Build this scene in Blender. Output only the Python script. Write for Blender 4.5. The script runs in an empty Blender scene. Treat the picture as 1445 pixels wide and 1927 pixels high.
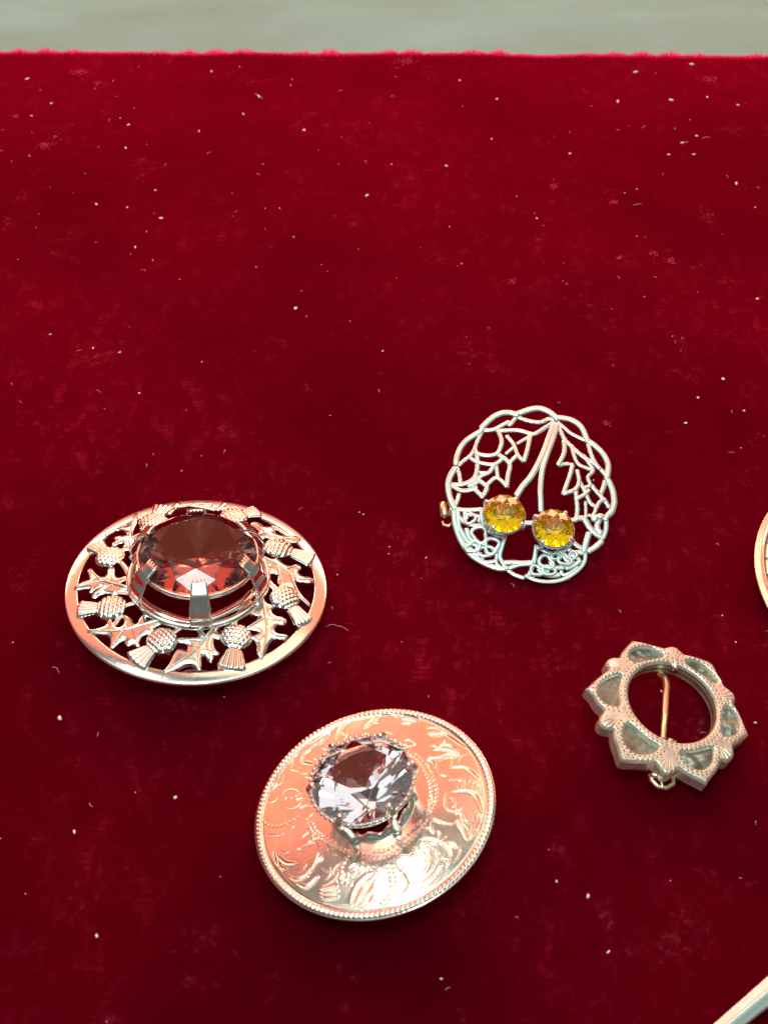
import bpy, math, random
import numpy as np
from mathutils import Vector, Matrix

# ------------------------------------------------------------------ camera, world, lamps, exposure
S = 0.001                                   # everything below is written in millimetres
scene = bpy.context.scene
PITCH, VFOV, DIST = math.radians(48), math.radians(40), 265.0
CAM = np.array([0, -DIST * math.cos(PITCH), DIST * math.sin(PITCH)])
FWD = np.array([0, math.cos(PITCH), -math.sin(PITCH)])
RGT = np.array([1.0, 0, 0])
UPV = np.cross(RGT, FWD)
TAN = math.tan(VFOV / 2)

cd = bpy.data.cameras.new('camera')
cam = bpy.data.objects.new('camera', cd)
scene.collection.objects.link(cam)
cam.location = Vector(CAM) * S
cam.rotation_euler = (math.radians(90) - PITCH, 0, 0)
cd.sensor_fit = 'VERTICAL'
cd.angle_y = VFOV
cd.clip_start, cd.clip_end = 0.005, 20
cd.dof.use_dof = True
cd.dof.focus_distance = 0.262
cd.dof.aperture_fstop = 30
scene.camera = cam

world = bpy.data.worlds.new('World')
scene.world = world
world.use_nodes = True
bg = world.node_tree.nodes['Background']
bg.inputs[0].default_value = (0.86, 1.0, 0.90, 1)
bg.inputs[1].default_value = 0.12


def area_lamp(name, loc, target, sx, sy, radiance, col, spread=180):
    l = bpy.data.lights.new(name, 'AREA')
    l.shape, l.size, l.size_y = 'RECTANGLE', sx * S, sy * S
    l.energy = radiance * math.pi * sx * sy * S * S
    l.color = col
    l.spread = math.radians(spread)
    o = bpy.data.objects.new(name, l)
    scene.collection.objects.link(o)
    o.location = Vector(loc) * S
    d = Vector(target) - Vector(loc)
    o.rotation_euler = d.to_track_quat('-Z', 'Y').to_euler()
    return o


# cool case light overhead, bright light above the back of the case, wide warm glow of the shop behind
area_lamp('ceiling_lamp', (0, -130, 650), (0, -130, 0), 1000, 560, 0.80, (0.82, 1.0, 0.95))
area_lamp('case_lamp', (-18, -195, 520), (0, 0, 0), 140, 120, 12.0, (0.86, 1.0, 0.96))
area_lamp('cream_lamp', (120, 205, 430), (0, -20, 0), 310, 190, 1.1, (1.0, 0.76, 0.50))
area_lamp('spot_lamp', (-140, 110, 420), (0, -40, 0), 60, 50, 9.0, (1.0, 0.97, 0.80))
area_lamp('warm_lamp', (-60, 500, 360), (-10, -20, 0), 1500, 520, 1.25, (1.0, 0.15, 0.06))
area_lamp('added_back_lamp', (-20, 345, 170), (0, 60, 0), 760, 40, 9.0, (1.0, 0.50, 0.34))  # unseen low strip, added to brighten the far velvet and its edge

scene.view_settings.view_transform = 'Standard'
scene.view_settings.look = 'None'
scene.view_settings.gamma = 1
scene.view_settings.exposure = 0.38
scene.cycles.max_bounces = 16
scene.cycles.transmission_bounces = 14
scene.cycles.glossy_bounces = 8
scene.cycles.sample_clamp_indirect = 6

rnd = random.Random(7)


# ------------------------------------------------------------------ materials
def mat(name):
    m = bpy.data.materials.new(name)
    m.use_nodes = True
    nt = m.node_tree
    return m, nt, nt.nodes['Principled BSDF']


def nd(nt, t, **kw):
    n = nt.nodes.new(t)
    for k, v in kw.items():
        if k in n.inputs:
            n.inputs[k].default_value = v
        else:
            setattr(n, k, v)
    return n


def ramp(nt, fac, stops):
    r = nt.nodes.new('ShaderNodeValToRGB')
    while len(r.color_ramp.elements) < len(stops):
        r.color_ramp.elements.new(0.5)
    for e, (p, c) in zip(r.color_ramp.elements, stops):
        e.position, e.color = p, (*c, 1)
    nt.links.new(fac, r.inputs[0])
    return r.outputs[0]


def metal(name, c1, c2, rough, rvar, nscale=350, bump=0.15, bscale=2500, mt=1.0):
    m, nt, b = mat(name)
    tc = nd(nt, 'ShaderNodeTexCoord')
    n1 = nd(nt, 'ShaderNodeTexNoise', Scale=nscale, Detail=6.0, Roughness=0.65)
    nt.links.new(tc.outputs['Object'], n1.inputs['Vector'])
    nt.links.new(ramp(nt, n1.outputs['Fac'], [(0.35, c2), (0.6, c1)]), b.inputs['Base Color'])
    b.inputs['Metallic'].default_value = mt
    mr = nd(nt, 'ShaderNodeMapRange')
    mr.inputs[1].default_value, mr.inputs[2].default_value = 0.3, 0.7
    mr.inputs[3].default_value, mr.inputs[4].default_value = rough + rvar, rough
    nt.links.new(n1.outputs['Fac'], mr.inputs[0])
    nt.links.new(mr.outputs[0], b.inputs['Roughness'])
    n2 = nd(nt, 'ShaderNodeTexNoise', Scale=bscale, Detail=3.0)
    nt.links.new(tc.outputs['Object'], n2.inputs['Vector'])
    bp = nd(nt, 'ShaderNodeBump', Strength=bump, Distance=0.00006)
    nt.links.new(n2.outputs['Fac'], bp.inputs['Height'])
    nt.links.new(bp.outputs[0], b.inputs['Normal'])
    return m


M = {}
M['silver'] = metal('silver', (0.96, 0.92, 0.88), (0.88, 0.82, 0.76), 0.12, 0.07)
M['engraved'] = metal('engraved_silver', (0.96, 0.90, 0.83), (0.82, 0.73, 0.63), 0.14, 0.08, 320)
M['bright'] = metal('bright_white_metal', (0.80, 0.96, 0.96), (0.66, 0.82, 0.82), 0.20, 0.12, 500, mt=0.7)
M['claw'] = metal('claw_silver', (0.92, 0.91, 0.87), (0.70, 0.70, 0.62), 0.14, 0.14, 500)
M['old'] = metal('old_silver', (0.90, 0.89, 0.76), (0.56, 0.56, 0.45), 0.30, 0.14, 420, 0.4, 1800, 0.72)
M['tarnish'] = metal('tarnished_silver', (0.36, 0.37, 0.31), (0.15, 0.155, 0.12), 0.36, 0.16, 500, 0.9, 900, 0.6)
M['brass'] = metal('pale_brass', (0.90, 0.80, 0.56), (0.68, 0.56, 0.34), 0.22, 0.15, 500)


def gem_mat(name, col, ior, rough=0.0):
    m, nt, b = mat(name)
    b.inputs['Base Color'].default_value = (*col, 1)
    b.inputs['Transmission Weight'].default_value = 1
    b.inputs['Roughness'].default_value = rough
    b.inputs['IOR'].default_value = ior
    return m


M['smoky'] = gem_mat('smoky_purple_stone', (0.41, 0.17, 0.165), 1.55, 0.06)
M['lilac'] = gem_mat('pale_lilac_stone', (1.0, 0.81, 0.88), 1.62)
M['amber'] = gem_mat('yellow_paste', (1.0, 0.93, 0.16), 1.60)
m, nt, b = mat('gold_foil')
b.inputs['Base Color'].default_value = (1.0, 0.74, 0.015, 1)
b.inputs['Metallic'].default_value = 0.8
b.inputs['Roughness'].default_value = 0.07
M['foil'] = m


def velvet():
    m, nt, b = mat('red_velvet')
    L = nt.links.new
    tc = nd(nt, 'ShaderNodeTexCoord')
    # brushed and pressed pile: broad cloudy variation, small pressed marks, fine weave lines
    big = nd(nt, 'ShaderNodeTexNoise', Scale=14.0, Detail=5.0, Roughness=0.6)
    L(tc.outputs['Object'], big.inputs['Vector'])
    mp = nd(nt, 'ShaderNodeMapping')
    mp.inputs['Scale'].default_value = (1, 0.55, 1)
    mp.inputs['Rotation'].default_value = (0, 0, 0.5)
    L(tc.outputs['Object'], mp.inputs['Vector'])
    marks = nd(nt, 'ShaderNodeTexNoise', Scale=260.0, Detail=7.0, Roughness=0.75, Distortion=0.4)
    L(mp.outputs[0], marks.inputs['Vector'])
    fine = nd(nt, 'ShaderNodeTexNoise', Scale=1900.0, Detail=3.0)
    L(tc.outputs['Object'], fine.inputs['Vector'])
    mw = nd(nt, 'ShaderNodeMapping')
    mw.inputs['Scale'].default_value = (0.16, 1.6, 1)
    L(tc.outputs['Object'], mw.inputs['Vector'])
    weave = nd(nt, 'ShaderNodeTexNoise', Scale=1100.0, Detail=2.0)
    L(mw.outputs[0], weave.inputs['Vector'])
    base = ramp(nt, big.outputs['Fac'], [(0.3, (0.044, 0.0001, 0.0024)), (0.7, (0.106, 0.0002, 0.0060))])
    mk = ramp(nt, marks.outputs['Fac'], [(0.52, (0, 0, 0)), (0.72, (1, 1, 1))])
    mul = nd(nt, 'ShaderNodeMath', operation='MULTIPLY')
    mk2 = ramp(nt, big.outputs['Fac'], [(0.42, (0, 0, 0)), (0.62, (1, 1, 1))])
    L(mk, mul.inputs[0]); L(mk2, mul.inputs[1])
    mul2 = nd(nt, 'ShaderNodeMath', operation='MULTIPLY')
    wv = ramp(nt, weave.outputs['Fac'], [(0.35, (0.15, 0.15, 0.15)), (0.65, (1, 1, 1))])
    L(mul.outputs[0], mul2.inputs[0]); L(wv, mul2.inputs[1])
    mix = nd(nt, 'ShaderNodeMix', data_type='RGBA')
    L(mul2.outputs[0], mix.inputs[0])
    L(base, mix.inputs[6])
    mix.inputs[7].default_value = (0.26, 0.010, 0.028, 1)
    smn = nd(nt, 'ShaderNodeTexNoise', Scale=75.0, Detail=8.0, Roughness=0.72, Distortion=0.3)
    L(tc.outputs['Object'], smn.inputs['Vector'])
    sm = ramp(nt, smn.outputs['Fac'], [(0.57, (0, 0, 0)), (0.80, (1, 1, 1))])
    fln = nd(nt, 'ShaderNodeTexNoise', Scale=820.0, Detail=3.0, Roughness=0.6)
    L(tc.outputs['Object'], fln.inputs['Vector'])
    fl = ramp(nt, fln.outputs['Fac'], [(0.50, (0.12, 0.12, 0.12)), (0.66, (1, 1, 1))])
    sf = nd(nt, 'ShaderNodeMath', operation='MULTIPLY')
    L(sm, sf.inputs[0]); L(fl, sf.inputs[1])
    mix2 = nd(nt, 'ShaderNodeMix', data_type='RGBA')
    L(sf.outputs[0], mix2.inputs[0])
    L(mix.outputs[2], mix2.inputs[6])
    mix2.inputs[7].default_value = (0.36, 0.030, 0.060, 1)
    L(mix2.outputs[2], b.inputs['Base Color'])
    b.inputs['Roughness'].default_value = 0.95
    b.inputs['Specular IOR Level'].default_value = 0.0
    b.inputs['Sheen Weight'].default_value = 1.0
    b.inputs['Sheen Roughness'].default_value = 0.45
    b.inputs['Sheen Tint'].default_value = (1.0, 0.004, 0.075, 1)
    add = nd(nt, 'ShaderNodeMath', operation='ADD')
    L(fine.outputs['Fac'], add.inputs[0]); L(weave.outputs['Fac'], add.inputs[1])
    bp = nd(nt, 'ShaderNodeBump', Strength=0.35, Distance=0.0002)
    L(add.outputs[0], bp.inputs['Height'])
    bp2 = nd(nt, 'ShaderNodeBump', Strength=0.22, Distance=0.0010)
    L(marks.outputs['Fac'], bp2.inputs['Height'])
    L(bp.outputs[0], bp2.inputs['Normal'])
    L(bp2.outputs[0], b.inputs['Normal'])
    return m


M['velvet'] = velvet()
m, nt, b = mat('grey_shelf')
tc = nd(nt, 'ShaderNodeTexCoord')
mp = nd(nt, 'ShaderNodeMapping')
mp.inputs['Scale'].default_value = (0.35, 1, 1)
nt.links.new(tc.outputs['Object'], mp.inputs['Vector'])
n1 = nd(nt, 'ShaderNodeTexNoise', Scale=38.0, Detail=7.0, Roughness=0.62)
nt.links.new(mp.outputs[0], n1.inputs['Vector'])
nt.links.new(ramp(nt, n1.outputs['Fac'], [(0.35, (0.135, 0.32, 0.315)), (0.65, (0.17, 0.42, 0.42))]), b.inputs['Base Color'])
b.inputs['Roughness'].default_value = 0.6
M['shelf'] = m
m, nt, b = mat('pale_lint')
b.inputs['Base Color'].default_value = (0.95, 0.86, 0.80, 1)
b.inputs['Roughness'].default_value = 0.6
M['lint'] = m
m, nt, b = mat('red_fluff')
b.inputs['Base Color'].default_value = (0.62, 0.012, 0.07, 1)
b.inputs['Roughness'].default_value = 0.8
b.inputs['Sheen Weight'].default_value = 0.6
b.inputs['Sheen Tint'].default_value = (1, 0.1, 0.3, 1)
M['fluff'] = m


# ------------------------------------------------------------------ mesh helpers
class Geo:
    """collects vertices (mm) and faces for ONE mesh"""
    def __init__(s):
        s.v, s.f, s.mi, s.n = [], [], [], 0

    def add(s, v, f, mi=0):
        v = np.asarray(v, float).reshape(-1, 3)
        o = s.n
        s.v.append(v)
        s.n += len(v)
        s.f += [tuple(int(i) + o for i in q) for q in f]
        s.mi += [mi] * len(f)
        return s

    def tube(s, pts, rad, n=8, closed=False, flat=1.0, caps=True, up=(0, 0, 1), sq=1.0):
        P = np.asarray(pts, float)
        k = len(P)
        rad = np.broadcast_to(np.asarray(rad, float), (k,))
        T = np.gradient(P, axis=0)
        if closed:
            T = np.roll(P, -1, 0) - np.roll(P, 1, 0)
        T /= np.linalg.norm(T, axis=1)[:, None] + 1e-12
        up = np.array(up, float)
        B = np.cross(T, up)
        bad = np.linalg.norm(B, axis=1) < 0.05
        B[bad] = np.cross(T[bad], np.array([0.3, 1, 0.1]))
        B /= np.linalg.norm(B, axis=1)[:, None]
        N = np.cross(B, T)
        a = np.linspace(0, 2 * math.pi, n, endpoint=False)
        ca, sa = [np.sign(f(a)) * np.abs(f(a)) ** sq for f in (np.cos, np.sin)]
        V = P[:, None, :] + rad[:, None, None] * (ca[None, :, None] * B[:, None, :] + flat * sa[None, :, None] * N[:, None, :])
        F = []
        for i in range(k if closed else k - 1):
            j = (i + 1) % k
            for q in range(n):
                r = (q + 1) % n
                F.append((i * n + q, i * n + r, j * n + r, j * n + q))
        V = V.reshape(-1, 3)
        if not closed and caps:
            V = np.vstack([V, P[0] - T[0] * rad[0] * 0.6, P[-1] + T[-1] * rad[-1] * 0.6])
            c0, c1 = k * n, k * n + 1
            for q in range(n):
                r = (q + 1) % n
                F.append((c0, r, q))
                F.append((c1, (k - 1) * n + q, (k - 1) * n + r))
        return s.add(V, F)

    def lathe(s, prof, n=96, centre=(0, 0, 0), closed=False, fn=None):
        prof = np.asarray(prof, float)
        a = np.linspace(0, 2 * math.pi, n, endpoint=False)
        k = len(prof)
        V = np.zeros((n, k, 3))
        V[:, :, 0] = np.cos(a)[:, None] * prof[None, :, 0]
        V[:, :, 1] = np.sin(a)[:, None] * prof[None, :, 0]
        V[:, :, 2] = prof[None, :, 1]
        if fn is not None:
            V = fn(V, a)
        V = V.reshape(-1, 3) + np.array(centre)
        F = []
        for i in range(n):
            j = (i + 1) % n
            for q in range(k if closed else k - 1):
                r = (q + 1) % k
                F.append((i * k + q, j * k + q, j * k + r, i * k + r))
        return s.add(V, F)

    def blob(s, c, r, seed=0, n=6, m=4):
        """small lumpy ball"""
        R = random.Random(seed)
        r = np.broadcast_to(np.asarray(r, float), (3,))
        V = [(0, 0, 1)]
        for i in range(1, m):
            t = math.pi * i / m
            for j in range(n):
                p = 2 * math.pi * (j + 0.5 * (i % 2)) / n
                V.append((math.sin(t) * math.cos(p), math.sin(t) * math.sin(p), math.cos(t)))
        V.append((0, 0, -1))
        V = np.array(V)
        V = V * r * np.array([[1 + (R.uniform(-.3, .3) if seed else 0)] for _ in V]) + np.array(c, float)
        F = [(0, 1 + j, 1 + (j + 1) % n) for j in range(n)]
        for i in range(m - 2):
            for j in range(n):
                a0, a1 = 1 + i * n + j, 1 + i * n + (j + 1) % n
                F.append((a0, a0 + n, a1 + n, a1))
        last = 1 + (m - 1) * n
        F += [(last, last - n + (j + 1) % n, last - n + j) for j in range(n)]
        return s.add(V, F)

    def build(s, name, material, parent=None, smooth=True, label=None):
        me = bpy.data.meshes.new(name)
        V = np.vstack(s.v) * S
        me.from_pydata(V.tolist(), [], s.f)
        mats = material if isinstance(material, (list, tuple)) else [material]
        for x in mats:
            me.materials.append(M[x])
        if len(mats) > 1:
            me.polygons.foreach_set('material_index', s.mi)
        me.polygons.foreach_set('use_smooth', [smooth] * len(me.polygons))
        me.update()
        o = bpy.data.objects.new(name, me)
        scene.collection.objects.link(o)
        if parent is not None:
            o.parent = parent
        if label:
            o['label'] = label
        return o


def smooth_line(P, k=6, closed=False):
    """Catmull-Rom through the points"""
    P = np.asarray(P, float)
    n = len(P)
    if n < 3 and not closed:
        t = np.linspace(0, 1, k * (n - 1) + 1)[:, None]
        return P[0] + (P[-1] - P[0]) * t
    out = []
    for i in range(n if closed else n - 1):
        g = (lambda j: P[j % n]) if closed else (lambda j: P[min(max(j, 0), n - 1)])
        p0, p1, p2, p3 = g(i - 1), g(i), g(i + 1), g(i + 2)
        for t in np.linspace(0, 1, k, endpoint=False):
            out.append(0.5 * ((2 * p1) + (-p0 + p2) * t + (2 * p0 - 5 * p1 + 4 * p2 - p3) * t * t + (-p0 + 3 * p1 - 3 * p2 + p3) * t ** 3))
    if not closed:
        out.append(P[-1])
    return np.array(out)


def chaikin(P, it=2):
    P = np.asarray(P, float)
    for _ in range(it):
        Q = np.roll(P, -1, 0)
        P = np.stack([0.75 * P + 0.25 * Q, 0.25 * P + 0.75 * Q], 1).reshape(-1, P.shape[1])
    return P


def seg_dist(X, P, closed):
    """distance of points X (n,2) to polyline P, plus nearest point and arc position"""
    A = P
    B = np.roll(P, -1, 0)
    if not closed:
        A, B = P[:-1], P[1:]
    best = np.full(len(X), 1e9)
    near = np.zeros_like(X)
    arc = np.zeros(len(X))
    L = np.linalg.norm(B - A, axis=1)
    acc = np.concatenate([[0], np.cumsum(L)])
    for i in range(len(A)):
        d = B[i] - A[i]
        t = np.clip(((X - A[i]) @ d) / (d @ d + 1e-12), 0, 1)
        q = A[i] + t[:, None] * d
        e = np.hypot(*(X - q).T)
        w = e < best
        best[w] = e[w]
        near[w] = q[w]
        arc[w] = acc[i] + t[w] * L[i]
    return best, near, arc, acc[-1]


def inside(X, P):
    x, y = X[:, 0], X[:, 1]
    c = np.zeros(len(X), bool)
    Q = np.roll(P, -1, 0)
    for (x1, y1), (x2, y2) in zip(P, Q):
        if y1 == y2:
            continue
        w = ((y1 > y) != (y2 > y)) & (x < (x2 - x1) * (y - y1) / (y2 - y1) + x1)
        c ^= w
    return c


def relief(geo, loops, res, hfun, zbot, grow=0.0):
    """solid with a sculpted top: loops[0] outline, the rest holes (local mm); hfun(X, d) gives the height"""
    loops = [np.asarray(l, float) for l in loops]
    lo, hi = loops[0].min(0) - res - grow, loops[0].max(0) + res + grow
    nx, ny = [max(3, int(math.ceil(w / res)) + 1) for w in (hi - lo)]
    gx, gy = np.meshgrid(lo[0] + np.arange(nx) * res, lo[1] + np.arange(ny) * res, indexing='ij')
    X = np.stack([gx.ravel(), gy.ravel()], 1)
    ins = np.zeros(len(X), bool)
    dist = np.full(len(X), 1e9)
    near = np.zeros_like(X)
    for l in loops:
        ins ^= inside(X, l)
        d, q, _, _ = seg_dist(X, l, True)
        w = d < dist
        dist[w], near[w] = d[w], q[w]
    if grow:
        out = (X - near) / (dist[:, None] + 1e-9) * np.where(ins, -1, 1)[:, None]
        near = near + out * grow
    sd = (np.where(ins, dist, -dist) + grow).reshape(nx, ny)
    keep = (sd[:-1, :-1] + sd[1:, :-1] + sd[1:, 1:] + sd[:-1, 1:]) > 0
    idx = np.arange(nx * ny).reshape(nx, ny)
    ci, cj = np.nonzero(keep)
    quads = np.stack([idx[ci, cj], idx[ci + 1, cj], idx[ci + 1, cj + 1], idx[ci, cj + 1]], 1)
    pad = np.zeros((nx + 1, ny + 1), int)
    pad[1:-1, 1:-1] = keep
    cnt = pad[:-1, :-1] + pad[1:, :-1] + pad[:-1, 1:] + pad[1:, 1:]
    bnd = ((cnt > 0) & (cnt < 4)).ravel()
    X[bnd] = near[bnd]
    d = np.maximum(sd.ravel(), 0)
    d[bnd] = 0
    used = np.unique(quads)
    mp = np.full(nx * ny, -1)
    mp[used] = np.arange(len(used))
    Xu, du = X[used], d[used]
    Z = hfun(Xu, du)
    top = np.column_stack([Xu, Z])
    F = mp[quads].tolist()
    # walls
    E = {}
    for q in F:
        for a, b_ in zip(q, q[1:] + q[:1]):
            if (b_, a) in E:
                del E[(b_, a)]
            else:
                E[(a, b_)] = 1
    bi = sorted({a for e in E for a in e})
    mw = {a: i for i, a in enumerate(bi)}
    zb = zbot(Xu[bi]) if callable(zbot) else np.full(len(bi), zbot)
    wt = top[bi]
    wm = np.column_stack([Xu[bi], (wt[:, 2] + zb) / 2])
    wb = np.column_stack([Xu[bi], zb])
    k = len(bi)
    W = []
    for a, b_ in E:
        i, j = mw[a], mw[b_]
        W += [(j, i, i + k, j + k), (j + k, i + k, i + 2 * k, j + 2 * k)]
    geo.add(top, F)
    geo.add(np.vstack([wt, wm, wb]), W)
    return geo


# ------------------------------------------------------------------ placing: a plane lying on the velvet, and points of it seen along a sight line
def sight(x, y):
    d = FWD + RGT * ((x - 722.5) / 963.5 * TAN) + UPV * ((963.5 - y) / 963.5 * TAN)
    return d / np.linalg.norm(d)


class Plane:
    def __init__(s, centre, tx=0.0, ty=0.0, dome=None):
        s.c = np.array(centre, float)
        nx, ny = math.sin(math.radians(tx)), math.sin(math.radians(ty))
        s.n = np.array([nx, ny, math.sqrt(1 - nx * nx - ny * ny)])
        s.u = np.array([1.0, 0, 0]) - s.n * nx
        s.u /= np.linalg.norm(s.u)
        s.v = np.cross(s.n, s.u)
        s.dome = dome or (lambda r: 0.0 * r)

    def at(s, x, y, h=0.0):
        d = sight(x, y)
        z = h + float(s.dome(0.0))
        for _ in range(12):
            k = ((s.c + s.n * z - CAM) @ s.n) / (d @ s.n)
            q = CAM + d * k - s.c
            a, b_ = q @ s.u, q @ s.v
            z = h + float(s.dome(math.hypot(a, b_)))
        return np.array([a, b_])

    def pts(s, P, off, sc, h=0.0):
        return np.array([s.at(off[0] + x / sc, off[1] + y / sc, h) for x, y in P])

    def z(s, X):
        return s.dome(np.hypot(X[:, 0], X[:, 1]))

    def empty(s, name, label, cat):
        o = bpy.data.objects.new(name, None)
        scene.collection.objects.link(o)
        mt = Matrix((s.u, s.v, s.n)).transposed().to_4x4()
        mt.translation = Vector(s.c) * S
        o.matrix_world = mt
        o.empty_display_size = 0.01
        o['label'], o['category'] = label, cat
        return o


def ground(x, y, z=0.0):
    d = sight(x, y)
    return CAM + d * ((z - CAM[2]) / d[2])


def circle(c, r, n=40):
    a = np.linspace(0, 2 * math.pi, n, endpoint=False)
    return np.column_stack([c[0] + r * np.cos(a), c[1] + r * np.sin(a)])


def brilliant(R, rt, ch, pd, gh=0.3, rm=None, rot=0.0, n=8, foil=False):
    """round brilliant; girdle at z = 0"""
    g = Geo()
    st = 2 * math.pi / n
    rm = rm or (rt + R) / 2 * 1.06
    T = [(rt * math.cos(rot + k * st), rt * math.sin(rot + k * st), ch) for k in range(n)]
    zm = (ch) * (R - rm * math.cos(st / 2)) / (R - rt)
    Mm = [(rm * math.cos(rot + (k + .5) * st), rm * math.sin(rot + (k + .5) * st), zm) for k in range(n)]
    G1 = [(R * math.cos(rot + k * st / 2), R * math.sin(rot + k * st / 2), 0) for k in range(2 * n)]
    G2 = [(x, y, -gh) for x, y, _ in G1]
    V = T + Mm + G1 + G2
    oT, oM, oG, oH = 0, n, 2 * n, 4 * n
    F = [tuple(range(n))]
    for k in range(n):
        k1 = (k + 1) % n
        F.append((oT + k, oM + (k - 1) % n, oG + 2 * k, oM + k))
        F.append((oT + k, oM + k, oT + k1))
        F.append((oM + k, oG + 2 * k, oG + 2 * k + 1))
        F.append((oM + k, oG + 2 * k + 1, oG + (2 * k + 2) % (2 * n)))
    for k in range(2 * n):
        k1 = (k + 1) % (2 * n)
        F.append((oG + k, oH + k, oH + k1, oG + k1))
    g.add(V, F, 0)
    # pavilion
    rp = R * 0.28
    zl = -gh - pd * (1 - rp * math.cos(st / 2) / R)
    Lw = [(rp * math.cos(rot + (k + .5) * st), rp * math.sin(rot + (k + .5) * st), zl) for k in range(n)]
    V2 = G2 + Lw + [(0, 0, -gh - pd)]
    F2 = []
    cu = 3 * n
    for k in range(n):
        km = (k - 1) % n
        F2.append((2 * k, 2 * n + km, cu, 2 * n + k))
        F2.append((2 * k, 2 * n + k, 2 * k + 1))
        F2.append((2 * k + 1, 2 * n + k, (2 * k + 2) % (2 * n)))
    g.add(V2, F2, 1 if foil else 0)
    return g


def weld(o, dist=1e-6):
    import bmesh
    bm = bmesh.new()
    bm.from_mesh(o.data)
    bmesh.ops.remove_doubles(bm, verts=bm.verts, dist=dist)
    bmesh.ops.recalc_face_normals(bm, faces=bm.faces)
    bm.to_mesh(o.data)
    bm.free()


def moved(g, c, a=0.0):
    ca, sa = math.cos(a), math.sin(a)
    for i, v in enumerate(g.v):
        w = v.copy()
        w[:, 0], w[:, 1] = ca * v[:, 0] - sa * v[:, 1], sa * v[:, 0] + ca * v[:, 1]
        g.v[i] = w + np.array(c)
    return g


# ------------------------------------------------------------------ the setting: velvet-covered board and the shelf behind it
def vel_h(x, y):
    return 0.22 * np.sin(x * 0.045 + 1.3) * np.sin(y * 0.037 + 0.4) + 0.10 * np.sin(x * 0.13 + y * 0.11)


far_l, far_r = ground(0, 88), ground(1445, 96)
g = Geo()
nx, ny = 240, 220
xs = np.linspace(-230, 230, nx)
rows = []
prng = np.random.RandomState(3)
wob = np.interp(xs, np.linspace(-230, 230, 60), prng.uniform(-0.5, 0.5, 60))
for j in range(ny):
    t = j / (ny - 1)
    ye = far_l[1] + (far_r[1] - far_l[1]) * (xs - far_l[0]) / (far_r[0] - far_l[0]) + wob
    y = -190 + (ye - 4.0 + 190) * t
    rows.append(np.column_stack([xs, y, vel_h(xs, y) * (1 - 0.0 * t)]))
last = rows[-1]
for a in np.linspace(0, math.pi / 2, 9)[1:]:
    rows.append(last + np.column_stack([0 * xs, 0 * xs + 4.0 * math.sin(a), 0 * xs - 4.0 * (1 - math.cos(a))]))
rows.append(rows[-1] + np.array([0, 0, -8.0]))
V = np.vstack(rows)
k = len(rows)
F = [(j * nx + i, j * nx + i + 1, (j + 1) * nx + i + 1, (j + 1) * nx + i) for j in range(k - 1) for i in range(nx - 1)]
g.add(V, F)
o = g.build('velvet_board', 'velvet')
o['kind'] = 'structure'
o['label'] = 'deep red velvet covered display board under the brooches'

m, nt, b = mat('velvet_pile')
b.inputs['Base Color'].default_value = (0.9, 0.02, 0.25, 1)
b.inputs['Roughness'].default_value = 0.6
tr = nd(nt, 'ShaderNodeBsdfTranslucent')
tr.inputs[0].default_value = (1.0, 0.10, 0.55, 1)
mx = nd(nt, 'ShaderNodeMixShader')
mx.inputs[0].default_value = 0.65
nt.links.new(b.outputs[0], mx.inputs[1])
nt.links.new(tr.outputs[0], mx.inputs[2])
nt.links.new(mx.outputs[0], nt.nodes['Material Output'].inputs['Surface'])
M['pile'] = m
g = Geo()
pr_ = np.random.RandomState(11)
N_ = 14000
px_ = pr_.uniform(-125, 125, N_)
an_ = np.clip(pr_.normal(0.75, 0.45, N_), 0.0, 1.5)
dens = 0.5 + 0.5 * np.sin(px_ * 0.21 + 2 * np.sin(px_ * 0.05))
ln_ = pr_.uniform(0.8, 1.7, N_) * (0.45 + 0.75 * dens * (0.5 + 0.5 * np.sin(px_ * 0.83 + 1.0)))
ye_ = np.interp(px_, xs, last[:, 1])
ze_ = np.interp(px_, xs, last[:, 2])
bs_ = np.column_stack([px_, ye_ + 4.0 * np.sin(an_), ze_ - 4.0 * (1 - np.cos(an_))])
dr_ = np.column_stack([pr_.normal(0, 0.35, N_), np.sin(an_) + pr_.normal(0, .25, N_), np.cos(an_) + pr_.normal(0, .2, N_)])
tp_ = bs_ + dr_ * ln_[:, None]
w_ = 0.07
V = np.stack([bs_ + [w_, 0, 0], bs_ + [-w_, 0.04, 0], bs_ + [0, -0.04, w_], tp_], 1).reshape(-1, 3)
ii = np.arange(N_)[:, None] * 4
F = np.vstack([ii + [0, 1, 3], ii + [1, 2, 3], ii + [2, 0, 3]]).tolist()
g.add(V, F)
fr = g.build('pile_fringe', 'pile', o)
fr['kind'] = 'stuff'

g = Geo()
g.add([(-600, 120, -12), (600, 120, -12), (600, 900, -12), (-600, 900, -12)], [(0, 1, 2, 3)])
o = g.build('shelf', 'shelf')
o['kind'] = 'structure'
o['label'] = 'pale grey shelf surface behind the velvet board'

# ------------------------------------------------------------------ 1: oval openwork thistle brooch with smoky stone
R1 = 22.86
dome1 = lambda r: 2.4 * (1 - (r / R1) ** 2)
P1 = Plane((-32.83, -21.32, 4.3), 3.46, 6.08, dome1)
b1 = P1.empty('thistle_brooch', 'silver openwork thistle brooch with large dark smoky stone', 'brooch')
oA, oB, oC, oD = (110, 930), (345, 930), (110, 1110), (345, 1110)

g = Geo()
rr = np.linspace(R1 - 2.25, R1 - 0.25, 7)
prof = [(R1 - 2.25, dome1(R1 - 2.25) - 0.7)] + [(r, dome1(r) + 0.04 * math.sin(math.pi * i / 6)) for i, r in enumerate(rr)] + \
       [(R1, dome1(R1) - 0.12), (R1 + 0.02, -0.5), (R1 - 0.15, -0.75), (R1 - 2.25, dome1(R1 - 2.25) - 0.75)]
g.lathe(prof, 160)
g.build('rim', 'silver', b1)

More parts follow.
